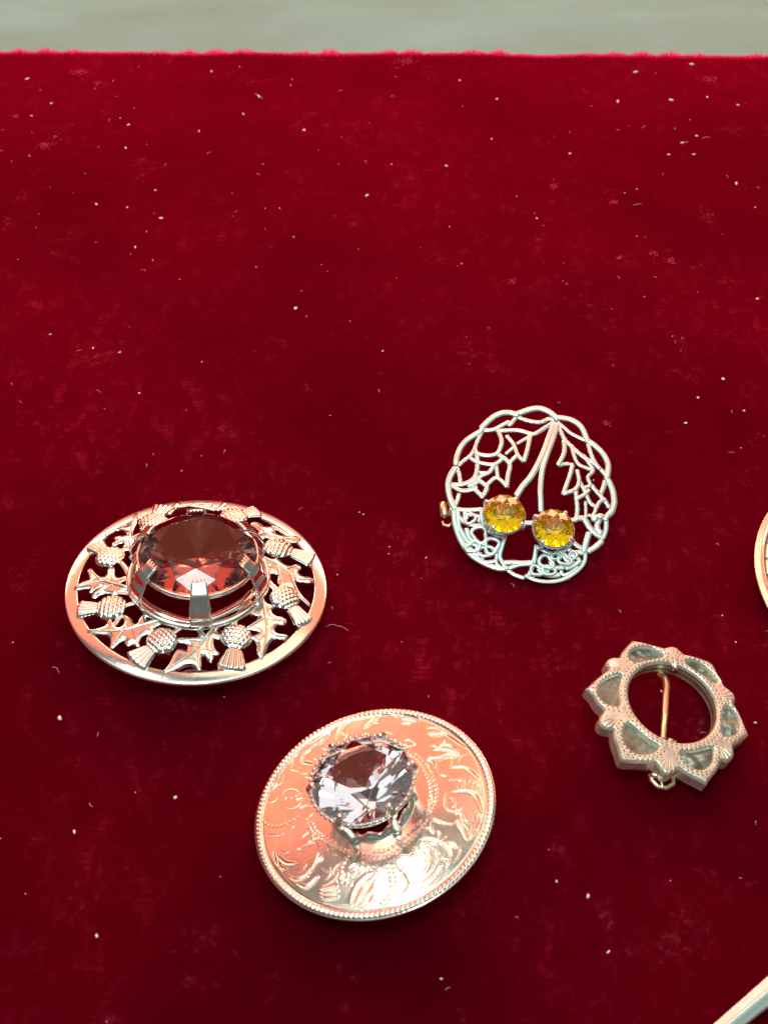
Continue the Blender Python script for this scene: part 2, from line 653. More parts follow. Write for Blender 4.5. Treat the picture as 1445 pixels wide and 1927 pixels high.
leaves = [
    (oC, [(265, 390), (380, 370), (460, 340), (480, 280), (500, 330), (560, 370), (620, 340), (640, 290), (600, 235), (680, 270), (700, 330), (750, 330), (780, 260), (850, 200), (810, 270), (830, 300), (900, 290), (985, 270), (1010, 300), (900, 350), (890, 400), (800, 420), (750, 480), (760, 545), (700, 500), (650, 535), (640, 480), (600, 470), (490, 570), (510, 480), (480, 420), (380, 410)],
     [[(985, 285), (750, 355), (560, 395), (270, 392)], [(740, 360), (790, 280)], [(700, 370), (740, 500)], [(620, 385), (520, 530)], [(640, 380), (650, 300)]]),
    (oD, [(-195, 790), (-110, 690), (-80, 610), (-40, 560), (40, 590), (60, 540), (30, 500), (-60, 490), (-40, 455), (60, 460), (150, 460), (160, 430), (120, 350), (150, 350), (200, 430), (250, 430), (290, 340), (340, 300), (350, 340), (300, 400), (350, 430), (340, 470), (280, 440), (270, 520), (300, 580), (345, 610), (270, 610), (280, 660), (230, 640), (180, 580), (160, 640), (165, 755), (140, 745), (100, 690), (20, 690), (-80, 750)],
     [[(330, 315), (210, 460), (90, 600), (-190, 785)], [(190, 490), (-40, 475)], [(240, 440), (230, 560), (330, 605)], [(140, 560), (150, 740)]]),
    (oD, [(735, 655), (700, 600), (705, 520), (670, 460), (630, 450), (720, 420), (720, 390), (640, 370), (590, 370), (640, 330), (700, 300), (720, 240), (640, 230), (590, 190), (690, 210), (720, 150), (690, 60), (740, 40), (770, 130), (850, 150), (850, 170), (810, 190), (850, 250), (960, 270), (960, 330), (880, 320), (840, 380), (880, 420), (985, 430), (960, 470), (860, 450), (800, 500), (765, 600)],
     [[(735, 50), (770, 240), (785, 400), (738, 650)], [(775, 260), (850, 290), (950, 300)], [(785, 350), (860, 430), (970, 450)], [(770, 270), (600, 365)], [(780, 420), (700, 500)]]),
    (oB, [(1215, 830), (1130, 830), (1040, 800), (1060, 900), (1100, 950), (1200, 1060), (1130, 1000), (1050, 930), (1020, 860), (940, 870), (920, 880), (890, 830), (910, 760), (860, 740), (780, 750), (850, 700), (760, 640), (690, 590), (720, 570), (830, 620), (880, 610), (920, 650), (1000, 690), (1070, 660), (1110, 700), (1060, 730), (1110, 780), (1220, 790)],
     [[(705, 582), (860, 660), (980, 730), (1080, 800), (1210, 812)], [(880, 670), (930, 850)], [(960, 715), (1080, 680)], [(1000, 750), (1080, 930), (1190, 1050)]]),
    (oB, [(690, 395), (760, 390), (700, 330), (640, 290), (650, 265), (720, 275), (740, 310), (820, 310), (840, 300), (860, 330), (850, 370), (930, 400), (1050, 390), (1110, 430), (1060, 460), (930, 440), (850, 430), (770, 400), (740, 440)],
     [[(700, 400), (800, 380), (930, 420), (1100, 430)], [(780, 380), (670, 280)]]),
    (oA, [(150, 880), (230, 830), (310, 810), (300, 760), (280, 720), (310, 700), (340, 760), (400, 790), (460, 780), (480, 690), (520, 680), (520, 770), (560, 800), (650, 770), (650, 800), (560, 840), (640, 870), (700, 900), (600, 900), (540, 950), (470, 930), (420, 930), (330, 985), (320, 950), (400, 890), (440, 860), (380, 870), (290, 940), (330, 880), (230, 890), (160, 905)],
     [[(640, 885), (500, 850), (400, 830), (160, 890)], [(480, 840), (500, 700)], [(400, 820), (300, 720)], [(500, 870), (330, 960)]]),
    (oA, [(710, 230), (720, 190), (745, 180), (740, 260), (700, 330), (690, 400), (790, 360), (800, 380), (700, 450), (720, 500), (700, 560), (660, 520), (610, 500), (640, 470), (600, 450), (520, 490), (510, 465), (560, 430), (530, 420), (560, 395), (640, 400), (660, 370), (600, 330), (530, 345), (560, 320), (640, 320), (690, 270)],
     [[(690, 520), (680, 400), (690, 320), (730, 200)], [(680, 420), (530, 475)], [(690, 370), (560, 330)], [(690, 430), (790, 370)]]),
]
for off, poly, veins in leaves:
    g = Geo()
    L2 = chaikin(P1.pts(poly, off, 5), 1)
    relief(g, [L2], 0.13, lambda X, d: P1.z(X) + 0.05 + 0.26 * np.sqrt(np.minimum(d, 0.7) / 0.7), lambda X: P1.z(X) - 0.65, 0.17)
    for i, vn in enumerate(veins):
        q = smooth_line(P1.pts(vn, off, 5), 6)
        g.tube(np.column_stack([q, P1.z(q) + 0.30]), np.linspace(0.36, 0.16, len(q)) * (1 if i == 0 else 0.8), 6)
    g.build('leaf', 'silver', b1)

thistles = [(208, 1051, 177, 1026, 17), (210, 1146, 148, 1149, 19), (305, 1209, 255, 1248, 26), (445, 1202, 436, 1260, 26),
            (536, 1128, 573, 1174, 19), (525, 1034, 588, 1056, 19), (441, 974, 486, 964, 18), (289, 985, 312, 954, 22)]
for hx, hy, tx, ty, hw in thistles:
    c, t = P1.at(hx, hy), P1.at(tx, ty)
    ax = (t - c) / np.linalg.norm(t - c)
    pr = np.array([-ax[1], ax[0]])
    g = Geo()
    a = np.linspace(0, 2 * math.pi, 40, endpoint=False)
    hr = 2.65
    outl = c + np.outer(np.cos(a) * hr * 0.95, ax) + np.outer(np.sin(a) * hr, pr)

    def head_h(X, d, c=c, ax=ax, pr=pr, hr=hr):
        q = np.hypot(*(X - c).T) / hr
        A, B = (X - c) @ ax, (X - c) @ pr
        row = A / 0.78
        st = np.abs(np.cos(math.pi * (B * (1 + 0.04 * A * A) / 0.82 + 0.5 * np.floor(row + 0.5) % 1)))
        return P1.z(X) + 0.1 + 1.0 * np.sqrt(np.maximum(1 - q * q, 0)) + 0.30 * np.abs(np.cos(math.pi * row)) * (0.35 + 0.65 * st)
    relief(g, [outl], 0.13, head_h, lambda X: P1.z(X) - 0.65)
    head = g.build('thistle_head', 'silver', b1)
    g = Geo()
    w0, Lt = 1.15, np.linalg.norm(t - c)
    e0 = c + ax * hr * 0.75
    hwm = np.linalg.norm(P1.at(tx + hw, ty) - t) * 1.12
    fan = [e0 + pr * w0, c + ax * Lt * 0.75 + pr * (w0 + (hwm - w0) * 0.62), c + ax * Lt + pr * hwm,
           c + ax * (Lt + 0.35), c + ax * Lt - pr * hwm, c + ax * Lt * 0.75 - pr * (w0 + (hwm - w0) * 0.62), e0 - pr * w0]

    def fan_h(X, d, c=c, ax=ax, pr=pr, w0=w0, hwm=hwm, Lt=Lt):
        A, B = (X - c) @ ax, (X - c) @ pr
        w = w0 + (hwm - w0) * np.clip((A - 2) / (Lt - 2), 0, 1)
        return P1.z(X) + 0.22 + 0.25 * np.minimum(d / 0.35, 1) + 0.20 * np.abs(np.cos(B / w * math.pi * 2.6))
    relief(g, [chaikin(fan, 1)], 0.12, fan_h, lambda X: P1.z(X) - 0.65)
    g.build('thistle_tuft', 'silver', head)

stems = [
    (oA, [(700, 900), (650, 730), (580, 640), (520, 640)], 48), (oA, [(690, 430), (715, 540), (720, 700), (700, 900)], 70),
    (oC, [(690, -5), (800, 130), (950, 220), (1150, 290), (1300, 305)], 78), (oD, [(120, 305), (240, 275), (400, 210), (560, 120), (650, 30)], 74),
    (oB, [(650, 950), (700, 890), (730, 760), (700, 600), (690, 530)], 78), (oC, [(620, 160), (720, 130), (800, 150)], 40),
    (oC, [(560, 30), (660, 40), (740, 100)], 36), (oC, [(1085, 410), (1180, 350), (1290, 330)], 46), (oD, [(480, 355), (500, 270), (560, 190), (640, 120)], 46),
    (oB, [(880, 910), (800, 830), (740, 740)], 54), (oB, [(680, 490), (740, 510), (810, 520)], 46), (oA, [(590, 535), (690, 515)], 42),
    (oA, [(790, 345), (880, 275), (960, 225)], 60), (oB, [(320, 155), (400, 90)], 46), (oA, [(1040, 190), (1130, 95)], 52), (oB, [(350, 145), (510, 130)], 42),
    (oA, [(1130, 120), (1300, 100), (1450, 105)], 40), (oD, [(600, 190), (690, 235), (740, 230)], 40), (oC, [(480, 300), (520, 340), (600, 230)], 40),
    (oB, [(760, 310), (700, 420)], 40), (oB, [(60, 105), (180, 125), (300, 150)], 50), (oA, [(530, 345), (450, 390)], 34), (oB, [(840, 305), (1010, 405)], 36),
    (oA, [(780, 200), (900, 165)], 34)]
for off, ln, w in stems:
    g = Geo()
    q = smooth_line(P1.pts(ln, off, 5), 7)
    g.tube(np.column_stack([q, P1.z(q) + 0.02]), w / 5 * 0.1 / 2 * 1.1, 12, flat=0.7, sq=0.7)
    g.build('stem', 'silver', b1)

# stone in its claw setting
def axis_height(P, px, py):
    best = None
    for h in np.linspace(0, 20, 201):
        q = P.c + P.n * h - CAM
        y = 963.5 - (q @ UPV) / (q @ FWD) / TAN * 963.5
        if best is None or abs(y - py) < best[0]:
            best = (abs(y - py), h)
    return best[1]


h1 = axis_height(P1, 375, 1040)
c1 = P1.at(375, 1040, h1 - 2.4)
c1 = c1 * 0.6
RG = 10.15
toward = CAM - P1.c
rot1 = math.atan2(toward @ P1.v, toward @ P1.u)
g = Geo()
zr = 1.55
g.lathe([(11.2, zr), (11.3, zr + 0.9), (11.9, zr + 1.15), (12.5, zr + 0.7), (12.5, zr - 0.6), (11.3, zr - 0.6)], 96, (c1[0], c1[1], 0), closed=True)
g.build('inner_ring', 'silver', b1)
g = brilliant(RG, 6.5, 2.55, 4.6, 0.35, 8.7, rot1 - 0.07)
moved(g, (c1[0], c1[1], h1))
o = g.build('gemstone', 'smoky', b1, smooth=False, label='large dark smoky purple brown faceted stone')
weld(o)
g = Geo()
g.lathe([(RG + 0.10, h1 - 0.1), (RG + 0.35, h1 - 0.35), (RG + 0.25, h1 - 1.1), (RG - 0.3, h1 - 1.3), (RG - 0.35, h1 - 0.75)], 96, (c1[0], c1[1], 0), closed=True)
g.build('girdle_band', 'claw', b1)
for i in range(6):
    a = rot1 + i * math.pi / 3
    g = Geo()
    path = [(12.0, zr + 0.4), (12.5, zr + 1.5), (12.2, zr + 2.4), (12.45, zr + 3.3), (12.0, (zr + h1) / 2 + 1.3), (11.5, h1 - 1.2), (11.05, h1 - 0.1), (10.6, h1 + 0.45), (9.9, h1 + 0.95), (9.15, h1 + 1.5)]
    wid = [1.9, 1.95, 1.8, 1.9, 1.85, 1.75, 1.6, 1.5, 1.4, 1.3]
    th = 0.42
    pp = smooth_line(np.array(path), 4)
    ww = np.interp(np.linspace(0, 1, len(pp)), np.linspace(0, 1, len(wid)), wid)
    tg = np.gradient(pp, axis=0)
    tg /= np.linalg.norm(tg, axis=1)[:, None]
    nn = np.column_stack([tg[:, 1], -tg[:, 0]])
    cols = 9
    V = []
    for lay in (1, -1):
        for j in range(len(pp)):
            for q in range(cols):
                s_ = (q / (cols - 1) * 2 - 1)
                bulge = 0.10 * (1 - s_ * s_) if lay == 1 else 0
                ext = 0.0
                p = pp[j] + nn[j] * (lay * th / 2 + bulge)
                if j == len(pp) - 1:
                    p = p + tg[j] * (0.9 if q % 2 == 1 else 0.0)
                V.append((p[0], s_ * ww[j], p[1]))
    m0 = len(pp) * cols
    F = []
    for j in range(len(pp) - 1):
        for q in range(cols - 1):
            A = j * cols + q
            F.append((A, A + 1, A + cols + 1, A + cols))
            F.append((m0 + A, m0 + A + cols, m0 + A + cols + 1, m0 + A + 1))
        for q in (0, cols - 1):
            A = j * cols + q
            F.append((A, A + cols, m0 + A + cols, m0 + A) if q == 0 else (A, m0 + A, m0 + A + cols, A + cols))
    for q in range(cols - 1):
        A = (len(pp) - 1) * cols + q
        F.append((A, A + 1, m0 + A + 1, m0 + A))
    g.add(V, F)
    moved(g, (0, 0, 0), a)
    moved(g, (c1[0], c1[1], 0))
    g.build('claw', 'claw', b1)
g = Geo()
q0, q1 = P1.at(300, 1186, -3.0), P1.at(455, 1190, -3.0)
g.tube([(q0[0], q0[1], -1.0), ((q0[0] + q1[0]) / 2, (q0[1] + q1[1]) / 2, -1.2), (q1[0], q1[1], -1.0)], 0.55, 10)
g.build('pin', 'brass', b1)
g = Geo()
q0 = P1.at(368, 1296, -3.5)
g.blob((q0[0], q0[1] + 1.6, -2.2), (3.2, 1.8, 1.2), 0, 16, 8)
g.build('clasp', 'claw', b1)

# ------------------------------------------------------------------ engraved plates (2 and 5)
def engrave(X, Z, strokes, dots, depth_scale=1.0):
    """V-cut strokes (tapered) and rows of punched beads; X local mm"""
    for P, w, dep in strokes:
        lo, hi = P.min(0) - w, P.max(0) + w
        m_ = (X[:, 0] > lo[0]) & (X[:, 0] < hi[0]) & (X[:, 1] > lo[1]) & (X[:, 1] < hi[1])
        if not m_.any():
            continue
        d, _, arc, tot = seg_dist(X[m_], P, False)
        tw = w / 2 * np.sqrt(np.clip(4 * (arc / tot) * (1 - arc / tot), 0.03, 1))
        Z[m_] -= depth_scale * dep * np.clip(1 - d / tw, 0, 1) - depth_scale * 0.25 * dep * np.exp(-((d - tw * 1.15) / (0.22 * w + 0.03)) ** 2)
    for P, rad, h in dots:
        for p in P:
            m_ = (np.abs(X[:, 0] - p[0]) < rad) & (np.abs(X[:, 1] - p[1]) < rad)
            d = np.hypot(*(X[m_] - p).T)
            Z[m_] += h * np.sqrt(np.clip(1 - (d / rad) ** 2, 0, 1))
    return Z


def along(P, step):
    L = np.concatenate([[0], np.cumsum(np.linalg.norm(np.diff(P, axis=0), axis=1))])
    t = np.arange(step / 2, L[-1], step)
    return np.column_stack([np.interp(t, L, P[:, 0]), np.interp(t, L, P[:, 1])])


def polar_plate(rs, nt_, zfun, edge):
    """sculpted disc: rings rs x nt_ angles; edge = profile continuing round the rim and under"""
    a = np.linspace(0, 2 * math.pi, nt_, endpoint=False)
    Rr, Aa = np.meshgrid(rs, a, indexing='ij')
    X = np.column_stack([(Rr * np.cos(Aa)).ravel(), (Rr * np.sin(Aa)).ravel()])
    Z = zfun(X, Rr.ravel(), Aa.ravel())
    V = [np.column_stack([X, Z])]
    for r, z in edge:
        V.append(np.column_stack([r * np.cos(a), r * np.sin(a), np.full(nt_, z)]))
    k_ = len(rs) + len(edge)
    i = np.arange(nt_)
    j = (i + 1) % nt_
    F = []
    for q in range(k_ - 1):
        F.append(np.stack([q * nt_ + i, (q + 1) * nt_ + i, (q + 1) * nt_ + j, q * nt_ + j], 1))
    g_ = Geo()
    g_.add(np.vstack(V), np.vstack(F).tolist())
    return g_


R2 = 18.91
dome2 = lambda r: 1.25 * (1 - (r / R2) ** 2)
P2 = Plane((-1.61, -66.28, 1.5 + R2 * math.sin(math.radians(12.2))), -11.77, 3.31, dome2)
b2 = P2.empty('engraved_brooch', 'round silver brooch engraved with scrolls, pale lilac stone on tall claws', 'brooch')
eA, eB, eC, eD = (470, 1320), (700, 1320), (470, 1530), (700, 1530)
G_, T_ = (0.50, 0.20), (0.26, 0.12)          # deep gouge, thin line: width, depth
cuts = [
    (eD, [(640, 410), (670, 500), (650, 600), (600, 690)], G_), (eD, [(760, 450), (740, 560), (660, 690), (560, 780)], G_), (eD, [(790, 590), (740, 700), (640, 800), (510, 840)], G_),
    (eD, [(590, 600), (575, 650), (545, 700)], T_), (eD, [(540, 290), (510, 360), (530, 420), (600, 500), (600, 580)], T_), (eD, [(540, 290), (640, 280), (760, 320), (850, 390), (890, 480), (850, 600)], T_),
    (eD, [(990, 400), (980, 480), (930, 550)], T_), (eD, [(670, 100), (670, 180), (710, 230)], T_), (eD, [(680, 60), (800, 110), (910, 130)], T_), (eD, [(960, 90), (1040, 190), (1070, 290)], G_),
    (eD, [(1190, 20), (1200, 120), (1150, 230), (1090, 300)], G_), (eD, [(1130, 140), (1110, 270)], T_), (eD, [(250, 500), (270, 600), (330, 650), (400, 690)], T_), (eD, [(330, 660), (400, 800), (280, 950)], G_),
    (eD, [(820, 330), (900, 340), (960, 400)], T_), (eD, [(300, 470), (420, 480), (540, 500)], T_),
    (eB, [(800, 360), (930, 440), (1060, 530)], G_), (eB, [(760, 490), (870, 500), (960, 545)], G_), (eB, [(690, 550), (820, 550), (1000, 600)], G_), (eB, [(630, 640), (740, 640), (860, 600), (990, 620)], G_),
    (eB, [(640, 375), (720, 380), (810, 365)], (0.9, 0.22)), (eB, [(350, 210), (540, 230)], G_), (eB, [(340, 255), (450, 250)], G_), (eB, [(280, 180), (400, 160), (540, 200)], G_), (eB, [(0, 220), (100, 160), (220, 150)], G_),
    (eB, [(720, 700), (760, 820), (860, 850)], T_), (eB, [(740, 690), (820, 640), (980, 640)], T_), (eB, [(880, 750), (1050, 750), (1200, 870)], G_), (eB, [(900, 1020), (1080, 1010), (1180, 1080), (1240, 1240)], G_),
    (eB, [(830, 1020), (820, 1180), (900, 1250), (980, 1230)], T_), (eB, [(880, 1080), (940, 1150)], T_), (eB, [(370, 520), (500, 490)], T_), (eB, [(600, 300), (700, 300), (800, 330)], T_), (eB, [(860, 330), (980, 420), (1080, 500)], T_),
    (eA, [(980, 420), (1060, 280), (1170, 215)], G_), (eA, [(1300, 310), (1380, 240), (1445, 200)], G_), (eA, [(700, 480), (820, 390), (920, 330)], G_), (eA, [(780, 500), (860, 420), (900, 360)], G_),
    (eA, [(470, 740), (490, 650), (540, 600)], G_), (eA, [(580, 690), (620, 610), (700, 540)], G_), (eA, [(460, 760), (550, 790)], T_), (eA, [(590, 690), (720, 710)], G_), (eA, [(340, 820), (300, 900), (220, 1030)], G_), (eA, [(390, 820), (350, 930)], T_),
    (eA, [(280, 830), (240, 920), (190, 1030)], T_), (eA, [(360, 1090), (400, 1000), (500, 980), (590, 1050), (560, 1170), (450, 1200), (390, 1150), (420, 1080), (490, 1090)], T_), (eA, [(680, 540), (760, 480), (840, 480)], T_),
    (eC, [(270, 430), (300, 560), (400, 640)], G_), (eC, [(300, 470), (400, 560), (520, 570)], G_), (eC, [(320, 500), (330, 570), (370, 660)], G_), (eC, [(460, 740), (560, 750), (670, 680)], G_), (eC, [(530, 800), (650, 830), (770, 720)], G_),
    (eC, [(800, 870), (900, 860), (980, 830)], G_), (eC, [(800, 905), (900, 910), (990, 880)], G_), (eC, [(800, 940), (880, 960), (990, 945)], G_), (eC, [(600, 380), (700, 340), (760, 350), (780, 450), (700, 640), (560, 720)], T_),
    (eC, [(980, 600), (1000, 700), (900, 800), (800, 830)], T_), (eC, [(340, 420), (400, 450), (470, 430)], T_), (eC, [(540, 410), (590, 400)], T_), (eC, [(740, 570), (820, 500)], (0.5, .15)), (eC, [(1130, 630), (1210, 570)], (0.6, .2)),
    (eC, [(1150, 1030), (1250, 820), (1400, 680)], (1.1, .22)), (eC, [(1210, 1050), (1320, 880), (1420, 720)], (1.0, .2)), (eC, [(1290, 1050), (1390, 900)], (.8, .2)), (eC, [(1030, 760), (1090, 690)], (.9, .2)),
    (eC, [(820, 1020), (1000, 1040), (1150, 1040)], T_), (eC, [(1400, 600), (1440, 700), (1400, 850)], T_), (eC, [(640, 150), (700, 300), (660, 330)], T_), (eC, [(150, 240), (300, 250), (420, 220)], T_)]
beads = [(eD, [(160, 560), (190, 680), (210, 800), (200, 920), (110, 1030)]), (eD, [(220, 560), (250, 680), (265, 800), (240, 920), (150, 1050)]), (eD, [(0, 440), (120, 430), (280, 350), (400, 250), (500, 130), (560, 60)]),
         (eD, [(0, 500), (150, 490), (310, 400), (440, 300), (540, 180), (620, 60)]), (eB, [(640, 900), (660, 1000), (650, 1100), (600, 1250)]), (eB, [(705, 920), (725, 1000), (710, 1120), (650, 1250)]),
         (eB, [(850, 880), (1050, 890), (1200, 960)]), (eB, [(420, 600), (560, 720), (640, 900)]), (eB, [(480, 590), (620, 720), (700, 900)]), (eC, [(120, 40), (200, 130), (320, 150), (450, 100), (560, 40)]),
         (eC, [(1140, 450), (1060, 560), (1030, 650), (1080, 780), (1180, 820)]), (eC, [(880, 320), (1020, 400), (1130, 440), (1440, 480)]), (eC, [(640, 60), (700, 200), (840, 310)]), (eB, [(910, 1160), (960, 1260), (1000, 1180)]),
         (eC, [(700, 90), (760, 210), (880, 280), (1010, 360)])]
strokes = [(smooth_line(P2.pts(P, off, 5.996), 5), wd[0], wd[1]) for off, P, wd in cuts]
er = random.Random(5)
for i in range(11):                              # shallow background scrollwork between the main cuts
    a0 = i * 2 * math.pi / 11 + 0.2
    for q in range(7):
        a1, r1 = a0 + er.uniform(-0.24, 0.24), R2 * er.uniform(0.44, 0.84)
        p_ = np.array([r1 * math.cos(a1), r1 * math.sin(a1)])
        hd, cv = a0 + er.choice((0.9, 1.1, -0.8)) + er.uniform(-0.3, 0.3), er.uniform(0.25, 0.5) * er.choice((1, 1, -1))
        ln_p = [p_]
        for k_ in range(5):
            ln_p.append(ln_p[-1] + 0.52 * np.array([math.cos(hd), math.sin(hd)]))
            hd += cv
        strokes.append((smooth_line(np.array(ln_p), 3), er.uniform(0.2, 0.38), er.uniform(0.05, 0.11)))
dots = [(along(smooth_line(P2.pts(P, off, 5.996), 6), 0.72), 0.28, 0.04) for off, P in beads]
RH = 5.6                                        # opening under the setting


def z2(X, r, a):
    Z = dome2(r)
    Z = engrave(X, Z.copy(), strokes, dots, 0.6)
    q = (r - (R2 - 1.15)) / 1.0
    w = np.clip(1 - np.abs(q * 2 - 1) ** 4, 0, 1) * ((q > 0) & (q < 1))
    rope = np.abs(np.sin(a * 75 + q * 1.9)) ** 0.8
    Z = Z + w * (0.06 + 0.24 * rope)
    Z -= 0.10 * np.exp(-((r - (R2 - 1.4)) / 0.12) ** 2)
    Z += 0.012 * np.sin(X[:, 0] * 0.9 + 1) * np.sin(X[:, 1] * 0.8)          # hand-hammered unevenness
    return Z


rs = np.concatenate([np.linspace(RH, R2 - 2.2, 128), np.linspace(R2 - 2.2, R2 - 0.1, 34)[1:]])
g = polar_plate(rs, 760, z2, [(R2, -0.02), (R2 + 0.05, -0.3), (R2 - 0.1, -0.75), (R2 - 1.0, -0.8), (RH, 0.6), (RH - 0.02, 1.1), (RH, 1.5)])
g.build('plate', 'engraved', b2)

h2 = axis_height(P2, 680, 1466)
c2f = P2.at(680, 1466, h2 - 1.25)
c2 = np.array([c2f[0] * 0.6, c2f[1] * 0.4])
RS = 7.7
zb2 = float(dome2(6)) + 0.05
g = Geo()


def scal(V, a):
    V[:, :, 2] += np.where(np.arange(V.shape[1])[None, :] >= 2, 0.42 * np.cos(a * 12)[:, None], 0)
    return V


g.lathe([(6.7, zb2 - 0.4), (6.75, zb2 + 0.3), (6.35, zb2 + 1.1), (6.1, zb2 + 1.35), (5.85, zb2 + 1.1), (6.0, zb2 - 0.4)], 144, (c2[0] * .3, c2[1] * .3, 0), closed=True, fn=scal)
g.build('gallery', 'claw', b2)
g = Geo()
g.lathe([(RS + 0.05, h2 - 0.1), (RS + 0.35, h2 - 0.25), (RS + 0.3, h2 - 0.8), (RS - 0.25, h2 - 1.0), (RS - 0.3, h2 - 0.5)], 120, (c2[0], c2[1], 0), closed=True)
for i in range(52):
    a = 2 * math.pi * i / 52
    g.blob((c2[0] + (RS + 0.30) * math.cos(a), c2[1] + (RS + 0.30) * math.sin(a), h2 - 0.12), 0.36, 0, 8, 5)
g.build('beaded_collar', 'claw', b2)
toward = CAM - P2.c
rot2 = math.atan2(toward @ P2.v, toward @ P2.u)
g = brilliant(RS, 4.35, 2.6, 6.3, 0.3, 6.2, rot2 + 0.28)
moved(g, (c2[0], c2[1], h2 + 0.1))
o = g.build('gemstone', 'lilac', b2, smooth=False, label='pale lilac clear faceted round stone')
weld(o)
for i in range(6):
    a = rot2 + 0.32 + i * math.pi / 3
    ca, sa = math.cos(a), math.sin(a)
    g = Geo()
    path = [(6.3, zb2 + 0.5), (6.6, zb2 + 1.6), (6.9, (zb2 + h2) / 2), (7.5, h2 - 1.6), (8.05, h2 - 0.5), (8.0, h2 + 0.35), (7.45, h2 + 0.95)]
    ff = np.linspace(0.3, 1, len(path))
    pp = smooth_line(np.array([(c2[0] * f + r * ca, c2[1] * f + r * sa, z) for (r, z), f in zip(path, ff)]), 5)
    g.tube(pp, np.interp(np.linspace(0, 1, len(pp)), [0, 0.15, 0.5, 0.8, 1], [1.0, 0.62, 0.5, 0.6, 0.45]), 10, up=(-sa, ca, 0))
    g.blob(tuple(pp[-1]), 0.55, 0, 10, 6)
    g.build('claw', 'claw', b2)
g = Geo()
g.tube([(3.0, -9.5, -0.6), (2.4, 0, -0.5), (3.2, 9, -0.6)], 0.42, 10)
g.build('pin', 'brass', b2)

